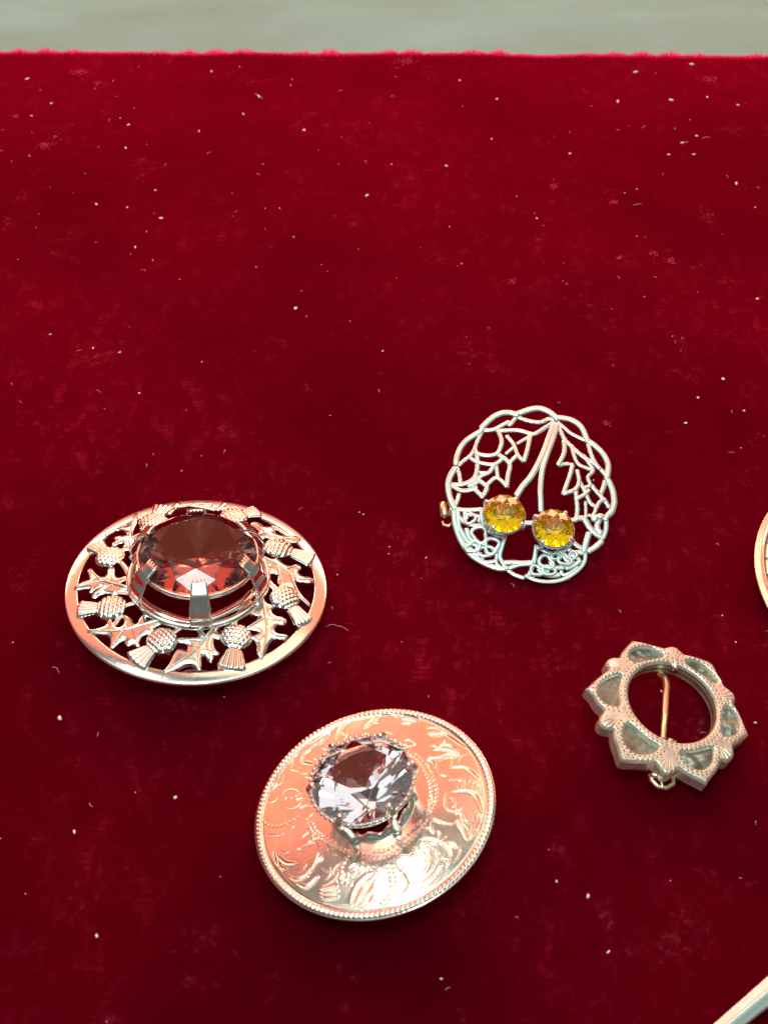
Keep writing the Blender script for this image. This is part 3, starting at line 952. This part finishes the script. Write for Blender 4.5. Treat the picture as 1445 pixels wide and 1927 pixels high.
# ------------------------------------------------------------------ 3: filigree cherry brooch with two yellow stones
dome3 = lambda r: 1.6 * (1 - (np.minimum(r, 17) / 17.0) ** 2)
c3 = ground(1000, 932, 5.0)
P3 = Plane(c3, 4.0, -13.0, dome3)
b3 = P3.empty('cherry_brooch', 'white metal filigree leaf brooch with two yellow stones as cherries', 'brooch')
fA, fB, fC, fD = (820, 750), (990, 750), (820, 920), (990, 920)
MMPX = 0.0995
wires = {
    'scalloped_rim': [
        (fA, [(300, 960), (320, 860), (370, 740), (450, 640), (560, 560), (680, 490)], 68), (fA, [(680, 450), (780, 350), (880, 270), (1000, 220), (1120, 220), (1230, 255)], 74),
        (fA, [(1190, 240), (1330, 190), (1445, 155), (1570, 150), (1690, 195), (1790, 270), (1840, 320)], 78), (fB, [(430, 290), (560, 300), (680, 330), (790, 400), (860, 500), (915, 640)], 74),
        (fB, [(900, 630), (1000, 690), (1110, 790), (1190, 900), (1230, 1030), (1210, 1190)], 74), (fB, [(1200, 1180), (1260, 1290), (1300, 1400), (1315, 1500), (1318, 1570), (1285, 1690), (1220, 1760)], 78),
        (fA, [(290, 1050), (220, 1160), (185, 1280), (190, 1400), (215, 1510), (260, 1610), (290, 1670)], 74), (fC, [(275, 300), (280, 450), (310, 600), (380, 780), (500, 960), (640, 1070), (800, 1150), (950, 1195), (1070, 1190)], 72),
        (fC, [(1060, 1205), (1180, 1290), (1320, 1340)], 52), (fD, [(880, 940), (875, 1080), (800, 1200), (660, 1310), (500, 1380), (300, 1400), (120, 1370), (0, 1310)], 50), (fD, [(1135, 780), (1040, 870), (920, 940)], 74)],
    'inner_scroll': [
        (fA, [(340, 1000), (420, 930), (520, 850), (580, 760), (620, 650), (690, 500)], 52), (fA, [(700, 475), (850, 470), (960, 420), (1090, 350)], 56), (fA, [(1220, 260), (1330, 310), (1480, 345), (1590, 345), (1690, 300), (1780, 320)], 58),
        (fB, [(470, 350), (560, 430), (650, 510), (760, 570), (905, 640)], 48), (fB, [(930, 680), (960, 800), (1000, 900), (1060, 1000), (1150, 1100), (1200, 1160)], 56), (fB, [(1185, 1230), (1150, 1350), (1115, 1430)], 58),
        (fA, [(310, 1030), (350, 1130), (370, 1270)], 54), (fC, [(350, 70), (330, 150), (290, 240)], 54), (fA, [(1080, 330), (1110, 390), (1200, 280)], 60)],
    'left_leaf': [
        (fA, [(940, 490), (1220, 480), (1400, 525), (1490, 530), (1640, 440), (1750, 370)], 56), (fA, [(930, 490), (985, 640), (960, 760), (900, 840), (760, 860), (620, 830), (590, 770)], 54),
        (fA, [(1060, 560), (1160, 680), (1230, 850), (1320, 945)], 52), (fA, [(1320, 945), (1370, 780), (1420, 540)], 56), (fA, [(1220, 680), (1390, 580)], 42), (fA, [(930, 840), (1030, 900), (1110, 1000), (1085, 1150), (1062, 1330)], 58),
        (fA, [(1062, 1330), (980, 1240), (900, 1195), (830, 1240), (750, 1320)], 50), (fA, [(1050, 830), (1165, 735)], 42), (fA, [(1110, 960), (1210, 860)], 52), (fA, [(520, 900), (620, 960), (860, 995), (990, 920)], 50),
        (fA, [(615, 830), (625, 1000), (600, 1150), (520, 1240), (380, 1290), (240, 1290)], 58), (fA, [(240, 1310), (380, 1385), (540, 1370), (610, 1330)], 56), (fA, [(875, 1000), (800, 1110), (690, 1160), (620, 1220)], 52), (fA, [(905, 1000), (930, 1190)], 50),
        (fA, [(630, 1230), (720, 1290), (765, 1350), (710, 1460)], 58), (fA, [(560, 1350), (640, 1420), (705, 1490)], 58), (fA, [(650, 1110), (790, 1115)], 42), (fA, [(480, 1310), (560, 1290), (640, 1240)], 70)],
    'stem': [
        (fB, [(425, 380), (350, 560), (270, 780), (170, 1000), (60, 1190), (-60, 1330), (-150, 1470)], 74), (fB, [(455, 400), (400, 600), (320, 820), (250, 1030), (220, 1200), (205, 1400), (210, 1520), (215, 1710)], 66),
        (fC, [(1260, 520), (1400, 522), (1500, 520)], 66)],
    'right_leaf': [
        (fB, [(480, 420), (560, 600), (640, 690), (760, 800), (880, 900), (1000, 960), (1100, 1060)], 58), (fB, [(560, 640), (565, 820), (475, 1005)], 58), (fB, [(475, 1005), (600, 980), (700, 995)], 52), (fB, [(670, 700), (720, 880), (780, 990), (900, 1050), (1010, 1090)], 48),
        (fB, [(850, 850), (960, 1010), (1000, 1090), (920, 1190), (960, 1300), (870, 1340)], 50), (fB, [(695, 1000), (645, 1180), (550, 1440)], 54), (fB, [(550, 1440), (640, 1410), (740, 1360), (790, 1250), (760, 1080)], 54), (fB, [(800, 1250), (880, 1400), (930, 1517), (980, 1590), (1070, 1640)], 52),
        (fB, [(740, 1370), (750, 1500), (765, 1650), (755, 1780)], 58), (fD, [(760, 150), (870, 90), (940, 20)], 50), (fD, [(970, -60), (1080, 70), (1180, 180), (1240, 280)], 58), (fD, [(1050, 290), (1100, 200), (1190, 160)], 50), (fD, [(1050, 280), (1000, 400), (930, 400)], 46),
        (fD, [(730, 450), (860, 450), (950, 580), (1050, 680), (1160, 745)], 76), (fD, [(990, 470), (1100, 420), (1210, 465)], 84), (fD, [(1195, 440), (1195, 600), (1150, 740)], 60), (fD, [(1100, 450), (1060, 560), (1120, 680)], 72), (fD, [(935, 670), (890, 820), (860, 950)], 74),
        (fD, [(885, 190), (892, 300), (890, 430)], 42), (fD, [(640, 470), (750, 470)], 60)],
    'lattice_panel': [
        (fC, [(285, 300), (450, 320), (700, 310)], 56), (fC, [(690, 300), (700, 480), (760, 600), (900, 690), (1010, 715)], 66), (fC, [(1045, 690), (980, 900), (960, 1000), (990, 1090), (1040, 1150)], 52), (fC, [(915, 980), (905, 1110), (960, 1180)], 44),
        (fC, [(320, 390), (420, 500), (540, 545), (690, 545)], 50), (fC, [(440, 340), (440, 480)], 60), (fC, [(440, 390), (560, 400), (660, 430), (640, 500)], 46), (fC, [(350, 580), (450, 750), (560, 830), (700, 830)], 58), (fC, [(430, 840), (560, 950), (680, 1000)], 78),
        (fC, [(690, 1100), (800, 1105), (910, 1080)], 50), (fC, [(680, 980), (720, 1110)], 46), (fC, [(330, 330), (340, 500), (350, 620)], 56), (fC, [(460, 600), (500, 740), (620, 800)], 60), (fC, [(660, 900), (760, 850), (880, 930)], 46)],
    'lattice_panel ': [
        (fD, [(150, 850), (120, 1050), (60, 1250), (20, 1320)], 54), (fD, [(160, 870), (300, 950), (430, 970), (560, 930), (660, 830)], 52), (fD, [(660, 770), (760, 850), (885, 930)], 62), (fD, [(590, 1200), (700, 1160), (810, 1080)], 54), (fD, [(640, 960), (760, 960), (870, 970)], 62),
        (fD, [(640, 900), (700, 1000), (800, 1060)], 56), (fD, [(560, 1000), (600, 1080), (720, 1120)], 46), (fD, [(180, 1200), (260, 1270), (380, 1300), (500, 1290)], 66), (fD, [(100, 1300), (220, 1280)], 46), (fD, [(380, 1000), (360, 1100), (420, 1180), (560, 1190)], 56), (fD, [(520, 1230), (560, 1290), (660, 1260), (780, 1170)], 50),
        (fC, [(1010, 1110), (1150, 1105), (1300, 1115), (1460, 1105)], 62), (fC, [(950, 1190), (1100, 1190), (1250, 1145), (1450, 1130)], 52), (fD, [(190, 1130), (230, 1220), (340, 1240)], 50)],
}
loops3 = {'lattice_panel': [(fC, 650, 700, 118, 56), (fC, 835, 865, 112, 56), (fC, 515, 460, 74, 44), (fC, 730, 935, 110, 44), (fC, 560, 880, 90, 56)],
          'lattice_panel ': [(fD, 290, 1110, 100, 54), (fD, 455, 1010, 70, 46), (fD, 565, 1075, 88, 50), (fD, 330, 1240, 80, 50), (fD, 150, 1240, 80, 44), (fD, 690, 1010, 60, 44)]}
for nm, lst in wires.items():
    g = Geo()
    lift = {'stem': 0.25, 'inner_scroll': -0.15}.get(nm, 0.0)
    for i, (off, ln, w) in enumerate(lst):
        q = smooth_line(P3.pts(ln, off, 7.983), 6)
        r0 = w / 7.983 * MMPX / 2
        rad = np.full(len(q), r0)
        if nm in ('inner_scroll', 'right_leaf') and i % 2 == 0:
            L = np.concatenate([[0], np.cumsum(np.hypot(*np.diff(q, axis=0).T))])
            qq = np.linspace(0, L[-1], int(L[-1] / 0.16) + 2)
            q = np.column_stack([np.interp(qq, L, q[:, 0]), np.interp(qq, L, q[:, 1])])
            rad = r0 * (0.86 + 0.16 * np.abs(np.sin(qq * 2.6)))
        g.tube(np.column_stack([q, P3.z(q) + lift + 0.09 * math.sin(i * 2.3)]), rad * 1.30, 12, flat=0.58, sq=0.82)
    if nm == 'scalloped_rim':
        for off, x, y in ((fA, 300, 985), (fA, 690, 470), (fA, 1215, 245), (fB, 450, 310), (fB, 912, 640), (fB, 1208, 1185), (fD, 1215, 410), (fC, 278, 300), (fC, 1060, 1195), (fD, 885, 945), (fD, 10, 1315)):
            q = P3.at(off[0] + x / 7.983, off[1] + y / 7.983)
            g.blob((q[0], q[1], float(dome3(np.hypot(*q)))), (0.62, 0.55, 0.42), 0, 12, 7)
    for off, cx, cy, r, w in loops3.get(nm, []):
        a = np.linspace(0, 2 * math.pi, 28, endpoint=False)
        ph_ = cx * 0.7 + cy
        rw = [r * (1 + 0.20 * math.sin(2 * t + ph_) + 0.12 * math.sin(3 * t + 2 * ph_)) for t in a]
        q = P3.pts([(cx + e_ * math.cos(t) * 1.05, cy + e_ * math.sin(t) * 0.88) for t, e_ in zip(a, rw)], off, 7.983)
        g.tube(np.column_stack([q, P3.z(q) + 0.2]), w / 7.983 * MMPX / 2 * 1.15, 10, closed=True, sq=0.75)
    g.build(nm.strip(), 'bright', b3)
for (off, x, y), (rx) in (((fC, 1030, 372), 3.75), ((fD, 412, 590), 3.7)):
    hh = 3.3
    c = P3.at(off[0] + x / 7.983, off[1] + y / 7.983, hh - 0.9)
    z0 = float(dome3(np.hypot(*c))) + hh - 0.9
    g = brilliant(rx, 1.75, 1.25, 2.5, 0.2, 2.75, rnd.uniform(0, 0.7), foil=True)
    g.v = [v @ np.array(Matrix.Rotation(math.radians(8), 3, 'X') @ Matrix.Rotation(math.radians(-3), 3, 'Y')).T for v in g.v]
    moved(g, (c[0], c[1], z0))
    o = g.build('yellow_stone', ['amber', 'foil'], b3, smooth=False, label='bright yellow faceted paste stone')
    g = Geo()
    g.lathe([(rx + 0.02, z0 - 0.08), (rx + 0.16, z0 - 0.2), (rx + 0.2, z0 - 0.9), (rx - 0.6, z0 - 2.2), (rx - 1.6, z0 - 2.9), (0.05, z0 - 2.9), (0.05, z0 - 2.75), (rx - 0.35, z0 - 1.2), (rx + 0.02, z0 - 0.35)], 64, (c[0], c[1], 0))
    cup = g.build('collet', 'bright', o)
    for i in range(4):
        a = 0.75 + i * math.pi / 2 + 0.2
        g = Geo()
        ca, sa = math.cos(a), math.sin(a)
        g.tube([(c[0] + r * ca, c[1] + r * sa, z0 + z) for r, z in ((rx - 0.1, -1.6), (rx + 0.3, -0.7), (rx + 0.25, 0.1), (rx - 0.25, 0.5))], [0.5, 0.5, 0.45, 0.3], 8, up=(-sa, ca, 0))
        g.build('claw', 'bright', o)
g = Geo()
q = P3.at(834, 964, -2.2)
g.tube([(q[0] - 0.1, q[1] + 1.3, -1.2), (q[0] + 0.1, q[1] - 1.5, -1.2)], 0.85, 14)
a = np.linspace(0, 2 * math.pi, 20, endpoint=False)
g.tube([(q[0] + 0.9 + 0.25 * math.sin(t), q[1] + 1.25 * math.cos(t), -1.1 + 1.1 * math.sin(t)) for t in a], 0.3, 8, closed=True, up=(1, 0, 0.2))
q = P3.at(841, 991, -2.2)
g.tube([(q[0] - 0.9, q[1] + 0.5, -1.3), (q[0] - 0.7, q[1] - 0.3, -1.2), (q[0] + 0.2, q[1] - 0.5, -1.1), (q[0] + 0.8, q[1] + 0.1, -1.0)], 0.36, 8)
g.build('catch', 'brass', b3)
g = Geo()
q = P3.at(1064, 1089, -1.0)
g.blob((q[0], q[1], -0.7), (0.9, 0.6, 0.6), 0, 12, 8)
g.build('hinge', 'bright', b3)

# ------------------------------------------------------------------ 4: old silver petal-edged ring brooch
RH4 = 7.59
P4 = Plane((47.41, -46.0, 3.0 + RH4 * math.sin(math.radians(12.4)) + 1.6), 12.31, -1.32)
# the fit fixed the opening's centre on the sight line; keep it there for the raised plane
b4 = P4.empty('ring_brooch', 'old silver ring brooch with pointed petal edge and open centre', 'brooch')
sA, sB, sC, sD = (1090, 1190), (1245, 1190), (1090, 1340), (1245, 1340)


def q4(off, P):
    return P4.pts(P, off, 7.983)


tip = 3
outline = []
for off, P in [
    (sA, [(110, 820)] * tip + [(200, 740), (330, 620), (450, 545), (450, 530), (400, 440), (450, 370), (540, 350), (620, 360), (630, 330), (650, 270), (740, 170)] + [(810, 98)] * tip + [(950, 120), (1150, 180), (1285, 218)]),
    (sB, [(60, 210), (130, 188), (210, 198), (290, 260), (345, 315), (400, 318), (560, 358), (745, 428)] + [(800, 490)] * 2 + [(860, 620), (920, 700), (940, 780), (1000, 825), (1080, 885), (1122, 960), (1115, 1035), (1085, 1050), (1130, 1110), (1190, 1220)]),
    (sD, [(1260, 180)] + [(1322, 320)] * tip + [(1250, 380), (1170, 440), (1085, 480), (1092, 540), (1105, 630), (1060, 705), (990, 735), (920, 705), (890, 780), (830, 880), (770, 950)] + [(690, 1065)] * tip + [(570, 1000), (420, 930), (300, 850), (255, 835), (215, 870), (150, 925), (70, 930)]),
    (sC, [(1250, 880), (1190, 800), (1165, 745), (1060, 745), (900, 730), (750, 735)] + [(650, 705)] * 2 + [(620, 640), (590, 520), (540, 400), (520, 300), (528, 240), (450, 236), (370, 212), (312, 150), (318, 60), (350, 0)]),
    (sA, [(400, 1150), (290, 1060), (220, 930)])]:
    outline += list(q4(off, P))
outline = chaikin(np.array(outline), 2)
panels = [q4(sA, [(650, 620), (520, 640), (400, 700), (330, 780), (305, 860), (320, 950), (400, 1040), (500, 1080), (620, 1090), (610, 1000), (600, 850), (620, 720)]),
          q4(sA, [(850, 440), (770, 390), (770, 310), (830, 240), (950, 205), (1080, 215), (1180, 270), (1290, 345), (1150, 370), (1000, 400)]),
          q4(sB, [(360, 430), (450, 405), (560, 440), (680, 520), (770, 610), (860, 740), (800, 750), (650, 650), (500, 540), (400, 470)]),
          q4(sD, [(950, -107), (1050, -67), (1130, 20), (1170, 150), (1175, 250), (1100, 320), (1000, 350), (935, 335), (915, 250), (920, 100)]),
          q4(sD, [(280, 585), (450, 590), (620, 560), (770, 515), (785, 600), (765, 720), (690, 825), (560, 845), (420, 790), (330, 690)]),
          q4(sC, [(740, 160), (690, 230), (680, 320), (700, 430), (760, 530), (870, 600), (1000, 615), (1120, 590), (1220, 510), (1100, 450), (950, 330), (820, 210)])]
panels = [chaikin(p, 2) for p in panels]
hole_px = [(755, 900), (780, 730), (870, 580), (1030, 490), (1250, 435)]
hole = np.vstack([q4(sA, hole_px), q4(sB, [(280, 520), (500, 650), (700, 850), (810, 1050), (835, 1250)]), q4(sD, [(760, 270), (580, 390), (300, 440)]), q4(sC, [(1200, 340), (1000, 220), (860, 60)])])
hc = hole.mean(0)
A_ = np.column_stack([hole, np.ones(len(hole))])
sol = np.linalg.lstsq(A_, (hole ** 2).sum(1), rcond=None)[0]
hc = sol[:2] / 2
hr = math.sqrt(sol[2] + hc @ hc)
holec = circle(hc, hr, 90)
lobes = [(sA, 500, 445), (sB, 190, 270), (sB, 1030, 960), (sD, 1000, 620), (sC, 1340, 830), (sC, 420, 120)]
lobe_c = [q4(o_, [(x, y)])[0] for o_, x, y in lobes]
pits = []
for p in panels:
    for off_, st_, ph in ((0.55, 0.80, 0), (1.15, 0.84, 0.3)):
        c = p.mean(0)
        dv = p - c
        q = along(np.vstack([p + dv / np.linalg.norm(dv, axis=1)[:, None] * off_, (p + dv / np.linalg.norm(dv, axis=1)[:, None] * off_)[:1]]), st_)
        pits += [tuple(x) for x in q if np.hypot(*(x - hc)) > hr + 1.9]
for rr_, n_ in ((hr + 0.6, 62), (hr + 1.25, 66)):
    pits += [tuple(x) for x in circle(hc, rr_, n_)]
P_ = np.array(pits)
PO = outline


def h4(X, d):
    Z = -0.55 * np.clip(1 - d / 0.55, 0, 1) ** 2                       # rounded edges
    r = np.hypot(*(X - hc).T)
    Z -= 0.055 * np.clip(r - hr - 2.0, 0, 9)                              # petals slope gently outwards
    for c in lobe_c:                                                   # puffed scallops with fan cuts
        e = X - c
        rad = (c - hc) / np.linalg.norm(c - hc)
        al, ac = e @ rad, e @ np.array([-rad[1], rad[0]])
        m_ = np.exp(-(al ** 2 + ac ** 2) / 1.6)
        Z += 0.10 * m_
        ang = np.arctan2(ac, al + 2.3)
        Z -= 0.22 * m_ * np.clip(1 - np.abs(((ang / 0.30 + 0.5) % 1) - 0.5) / 0.16, 0, 1) * (np.abs(ang) < 0.75)
    for p in P_:
        m_ = (np.abs(X[:, 0] - p[0]) < 0.26) & (np.abs(X[:, 1] - p[1]) < 0.26)
        if m_.any():
            dd = np.hypot(*(X[m_] - p).T)
            ok = d[m_] > 0.22
            Z[m_] -= np.where(ok, 0.12 * np.clip(1.2 - dd / 0.19, 0, 1), 0)
    return Z


g = Geo()
relief(g, [outline, holec] + panels, 0.072, h4, lambda X: np.full(len(X), -2.7))
g.build('frame', 'old', b4)
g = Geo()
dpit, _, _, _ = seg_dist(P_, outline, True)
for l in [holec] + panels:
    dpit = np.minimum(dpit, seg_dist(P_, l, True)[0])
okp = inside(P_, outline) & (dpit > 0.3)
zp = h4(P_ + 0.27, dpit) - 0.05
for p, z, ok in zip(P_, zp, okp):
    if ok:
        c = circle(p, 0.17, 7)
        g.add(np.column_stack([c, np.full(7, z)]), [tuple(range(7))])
o = g.build('pit_shade_dots', 'tarnish', b4)  # flat dark discs: shade of the punched pits put into colour, besides tarnish
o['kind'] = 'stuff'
for i, p in enumerate(panels):
    g = Geo()
    big = p + (p - p.mean(0)) * 0.08
    ph = i * 1.7
    rough = 0.06 if i in (0, 5) else 0.30

    def hp(X, d, ph=ph, rough=rough):
        rs_ = np.random.RandomState(int(ph * 10) + 1)
        Z = np.full(len(X), -1.0)
        for f_ in (0.6, 0.9, 1.3, 1.9, 2.7, 3.8):
            an, p0 = rs_.uniform(0, 6.28, 2)
            Z += rough * 0.62 / f_ * np.sin(f_ * (X[:, 0] * math.cos(an) + X[:, 1] * math.sin(an)) * 1.6 + p0)
        return Z
    relief(g, [big], 0.14, hp, -2.0)
    g.build('panel', 'tarnish', b4)
g = Geo()
g.lathe([(hr - 0.02, -0.5), (hr + 0.02, -1.2), (hr - 0.05, -1.9), (hr + 0.1, -2.65), (hr + 0.5, -2.7)], 90, (hc[0], hc[1], 0))
g.build('inner_wall', 'tarnish', b4)
g = Geo()
q = q4(sB, [(205, 510)])[0]
g.blob((q[0], q[1], -0.35), (0.72, 0.72, 0.75), 0, 14, 8)
g.build('stud', 'claw', b4)
g = Geo()
pin = [(sA, 1200, 640, -3.2), (sA, 1270, 690, -2.6), (sA, 1300, 800, -2.3), (sA, 1290, 1000, -2.0), (sA, 1280, 1250, -1.6), (sC, 1265, 200, -1.0), (sC, 1255, 390, -0.4)]
pp = []
for o_, x, y, z in pin:
    a_ = P4.at(o_[0] + x / 7.983, o_[1] + y / 7.983, z)
    pp.append((a_[0], a_[1], z))
pp = smooth_line(np.array(pp), 6)
g.tube(pp, np.interp(np.linspace(0, 1, len(pp)), [0, 0.15, 1], [0.62, 0.68, 0.50]), 12)
g.build('pin', 'brass', b4)
g = Geo()
q = q4(sC, [(1380, 415)])[0]
g.blob((q[0], q[1], -0.3), (0.55, 0.4, 0.4), 4, 10, 6)
g.build('pin_rest', 'old', b4)
g = Geo()
zc = -3.0
q = P4.at(1245.5, 1473, zc)
g.tube([(q[0] - 1.9, q[1] + 1.2, zc), (q[0] - 1.7, q[1] + 0.1, zc), (q[0] - 0.9, q[1] - 0.8, zc), (q[0] + 0.5, q[1] - 0.9, zc), (q[0] + 1.8, q[1] - 0.1, zc), (q[0] + 2.0, q[1] + 1.2, zc)], 0.42, 10)
g.tube([(q[0] - 1.8, q[1] + 0.9, zc + 0.5), (q[0] + 0.5, q[1] + 0.75, zc + 0.6)], 0.5, 10)
g.tube([(q[0] - 0.3, q[1] + 0.5, zc + 0.3), (q[0] - 0.2, q[1] - 1.25, zc + 0.2)], 0.28, 8)
g.build('hinge', 'brass', b4)

# ------------------------------------------------------------------ 5: engraved disc cut off by the right edge of the picture
R5 = 25.76
dome5 = lambda r: 1.4 * (1 - (r / R5) ** 2)
P5 = Plane((91.94, -18.26, 2.6), 1.5, -3.5, dome5)
b5 = P5.empty('disc_brooch', 'silver disc brooch with zigzag engraving, mostly beyond right edge', 'brooch')


def z5(X, r, a):
    Z = dome5(r) + 0.0 * a
    Z += 0.22 * np.exp(-((r - (R5 - 1.5)) / 0.28) ** 2)
    q = (r - (R5 - 4.6)) / 2.4
    zz = np.abs(((a * 40 / math.pi) % 2) - 1)
    Z -= 0.26 * np.clip(1 - np.abs(q - zz) / 0.22, 0, 1) * ((q > -0.1) & (q < 1.1))
    Z -= 0.22 * np.clip(1 - np.abs(r - (R5 - 5.4)) / 0.25, 0, 1)
    q = (r - (R5 - 9)) / 3.0
    Z -= 0.2 * np.abs(np.sin(a * 36 + q * 3)) * ((q > 0) & (q < 1))
    return Z


rs = np.concatenate([np.linspace(0.5, R5 - 10, 20), np.linspace(R5 - 10, R5 - 0.1, 90)[1:]])
g = polar_plate(rs, 900, z5, [(R5, -0.02), (R5 + 0.05, -0.35), (R5 - 0.2, -0.8), (R5 - 3, -0.7), (0.5, 0.5)])
g.build('plate', 'engraved', b5)
g = Geo()
g.tube([(-14, 3, -1.0), (0, 4, -1.4), (14, 3, -1.0)], 0.5, 8)
g.build('pin', 'brass', b5)

# ------------------------------------------------------------------ 6: tapered silver bar in the lower right corner
za = 5.0
pL0, pL1 = ground(1371, 1927, za), ground(1445, 1865, za)
dr = (pL1 - pL0)[:2] / np.linalg.norm((pL1 - pL0)[:2])
ang = math.atan2(dr[1], dr[0])
P6 = Plane((pL0[0], pL0[1], za), 0, 0)
b6 = P6.empty('bar_pin', 'bright tapered silver bar pin in the lower right corner', 'pin')
b6.rotation_euler = (0, 0, ang)
g = Geo()
sec = [(-1, -0.55), (-0.92, 0.0), (-0.25, 0.42), (0.0, 0.55), (0.2, 0.35), (0.92, 0.1), (1, -0.55)]
st = [(-26, 0.5), (-20, 0.95), (-8, 1.25), (0, 1.42), (10, 1.7), (24, 1.9), (40, 1.8), (44, 1.0)]
V, F = [], []
for x, w in st:
    for y, z in sec:
        V.append((x, y * w, z * (0.6 + 0.35 * w) + 0.012 * x * x * 0.02))
k = len(sec)
for i in range(len(st) - 1):
    for j in range(k):
        F.append((i * k + j, i * k + (j + 1) % k, (i + 1) * k + (j + 1) % k, (i + 1) * k + j))
F += [tuple(range(k - 1, -1, -1)), tuple((len(st) - 1) * k + j for j in range(k))]
g.add(V, F)
o = g.build('bar', 'bright', b6, smooth=False)
md = o.modifiers.new('bevel', 'BEVEL')
md.width, md.segments = 0.00018, 3
md.limit_method = 'ANGLE'
g = Geo()
g.tube([(-18, 0, -0.7), (-18, 0, -4.6)], 0.6, 10)
g.tube([(30, 0, -0.7), (30, 0, -4.6)], 0.6, 10)
g.tube([(-18, 0, -4.0), (6, 0, -4.4), (30, 0, -4.0)], 0.45, 10)
g.build('pin', 'bright', b6)

# ------------------------------------------------------------------ lint and fluff caught in the velvet
def flake(g, p, r, rr, seed, flat=0.55):
    """a small ragged crumb, longer than wide, lying any way round"""
    t = Geo()
    e = rr.uniform(1.0, 2.3)
    t.blob((0, 0, 0), (r * math.sqrt(e), r * 0.85 / math.sqrt(e), r * flat), seed, 6, 4)
    moved(t, (0, 0, 0), rr.uniform(0, 6.28))
    moved(t, (p[0], p[1], vel_h(p[0], p[1]) + r * flat * 0.5))
    g.add(t.v[0], t.f)


def fibre(g, p, L, r, rr):
    a = rr.uniform(0, 2 * math.pi)
    pts, z = [], 0.25
    x, y = p
    for i in range(7):
        pts.append((x, y, vel_h(x, y) + 0.12 + 0.35 * math.sin(i * 0.5) * rr.uniform(0.5, 1.2)))
        a += rr.uniform(-0.7, 0.7)
        x += math.cos(a) * L / 6
        y += math.sin(a) * L / 6
    g.tube(np.array(pts), r, 4)


g = Geo()
known = [(487, 180, .42), (182, 385, .36), (303, 410, .40), (293, 357, .25), (556, 579, .38), (240, 390, .25), (262, 737, .26), (113, 1352, .45), (182, 1760, .3), (1360, 711, .36), (1313, 745, .28), (1385, 345, .40), (1420, 390, .22), (1290, 793, .30),
         (1106, 1685, .30), (1047, 1657, .22), (398, 133, .34), (458, 213, .3), (572, 243, .4), (237, 278, .3), (242, 235, .32), (375, 247, .28), (865, 150, .3), (1195, 135, .42), (1300, 120, .4), (1263, 188, .42), (1162, 190, .42), (1330, 183, .36),
         (1388, 198, .3), (1284, 268, .32), (1305, 290, .3), (1258, 291, .28), (1072, 288, .3), (925, 259, .25), (935, 185, .28), (51, 147, .32), (97, 193, .28), (60, 217, .28), (255, 465, .3), (225, 660, .25), (175, 652, .22), (95, 627, .26), (330, 1500, .3),
         (1145, 1790, .24), (830, 1840, .22), (690, 365, .36), (1010, 410, .26), (1400, 770, .25), (1310, 255, .3), (1425, 560, .3), (840, 310, .3), (720, 660, .22), (140, 1565, .28), (1270, 1395, .2), (1244, 1300, .22), (1420, 1360, .22)]
rf = random.Random(77)
for i, (x, y, r) in enumerate(known):
    p = ground(x, y, 0.3)
    r *= 1.15
    flake(g, p, r, rf, i + 1)
rl = random.Random(21)
for i in range(160):
    if i % 3 == 0:
        cx_, cy_ = rl.uniform(-110, 110), -105 + 263 * rl.random() ** 0.7
    x, y = (cx_ + rl.gauss(0, 6), cy_ + rl.gauss(0, 6)) if rl.random() < 0.6 else (rl.uniform(-110, 110), -105 + 263 * rl.random() ** 0.6)
    y = min(y, 158)
    r = 0.08 + 0.13 * rl.random() ** 2
    flake(g, (x, y), r, rf, 100 + i)
for i in range(90):
    fibre(g, (rl.uniform(-110, 110), rl.uniform(-105, 150)), rl.uniform(0.4, 1.3), rl.uniform(0.02, 0.034), rl)
for x, y, L in ((655, 1185, 6), (930, 1550, 5), (480, 175, 5), (1190, 385, 3), (112, 1268, 3), (1320, 260, 3)):
    p = ground(x, y, 0.3)
    fibre(g, (p[0], p[1]), L * 0.7, 0.032, rl)
o = g.build('lint', 'lint')
o['kind'] = 'stuff'
o['label'], o['category'] = 'pale specks and fibres of lint scattered over the red velvet', 'lint'
g = Geo()
for x, y, n_, sp in ((150, 137, 60, 2.6), (185, 158, 26, 1.1), (85, 275, 60, 2.6), (30, 220, 24, 1.4), (1262, 490, 50, 1.8), (1165, 485, 20, 1.0), (1140, 797, 26, 0.9), (1040, 350, 30, 1.6), (1335, 150, 60, 3), (760, 115, 60, 4), (1230, 476, 30, 1.5), (1155, 380, 24, 1.5),
                     (960, 530, 20, 1.5)):
    p = ground(x, y, 0.2)
    for i in range(n_):
        w_ = (p[0] + rl.gauss(0, sp * 0.36), p[1] + rl.gauss(0, sp * 0.30))
        if i % 2:
            fibre(g, w_, rl.uniform(0.3, 0.8), 0.05, rl)
        else:
            flake(g, w_, rl.uniform(0.12, 0.26), rl, 500 + i, 0.5)
o = g.build('velvet_fluff', 'fluff')
o['kind'] = 'stuff'
o['label'], o['category'] = 'ruffled tufts of brighter red pile on the velvet', 'fluff'
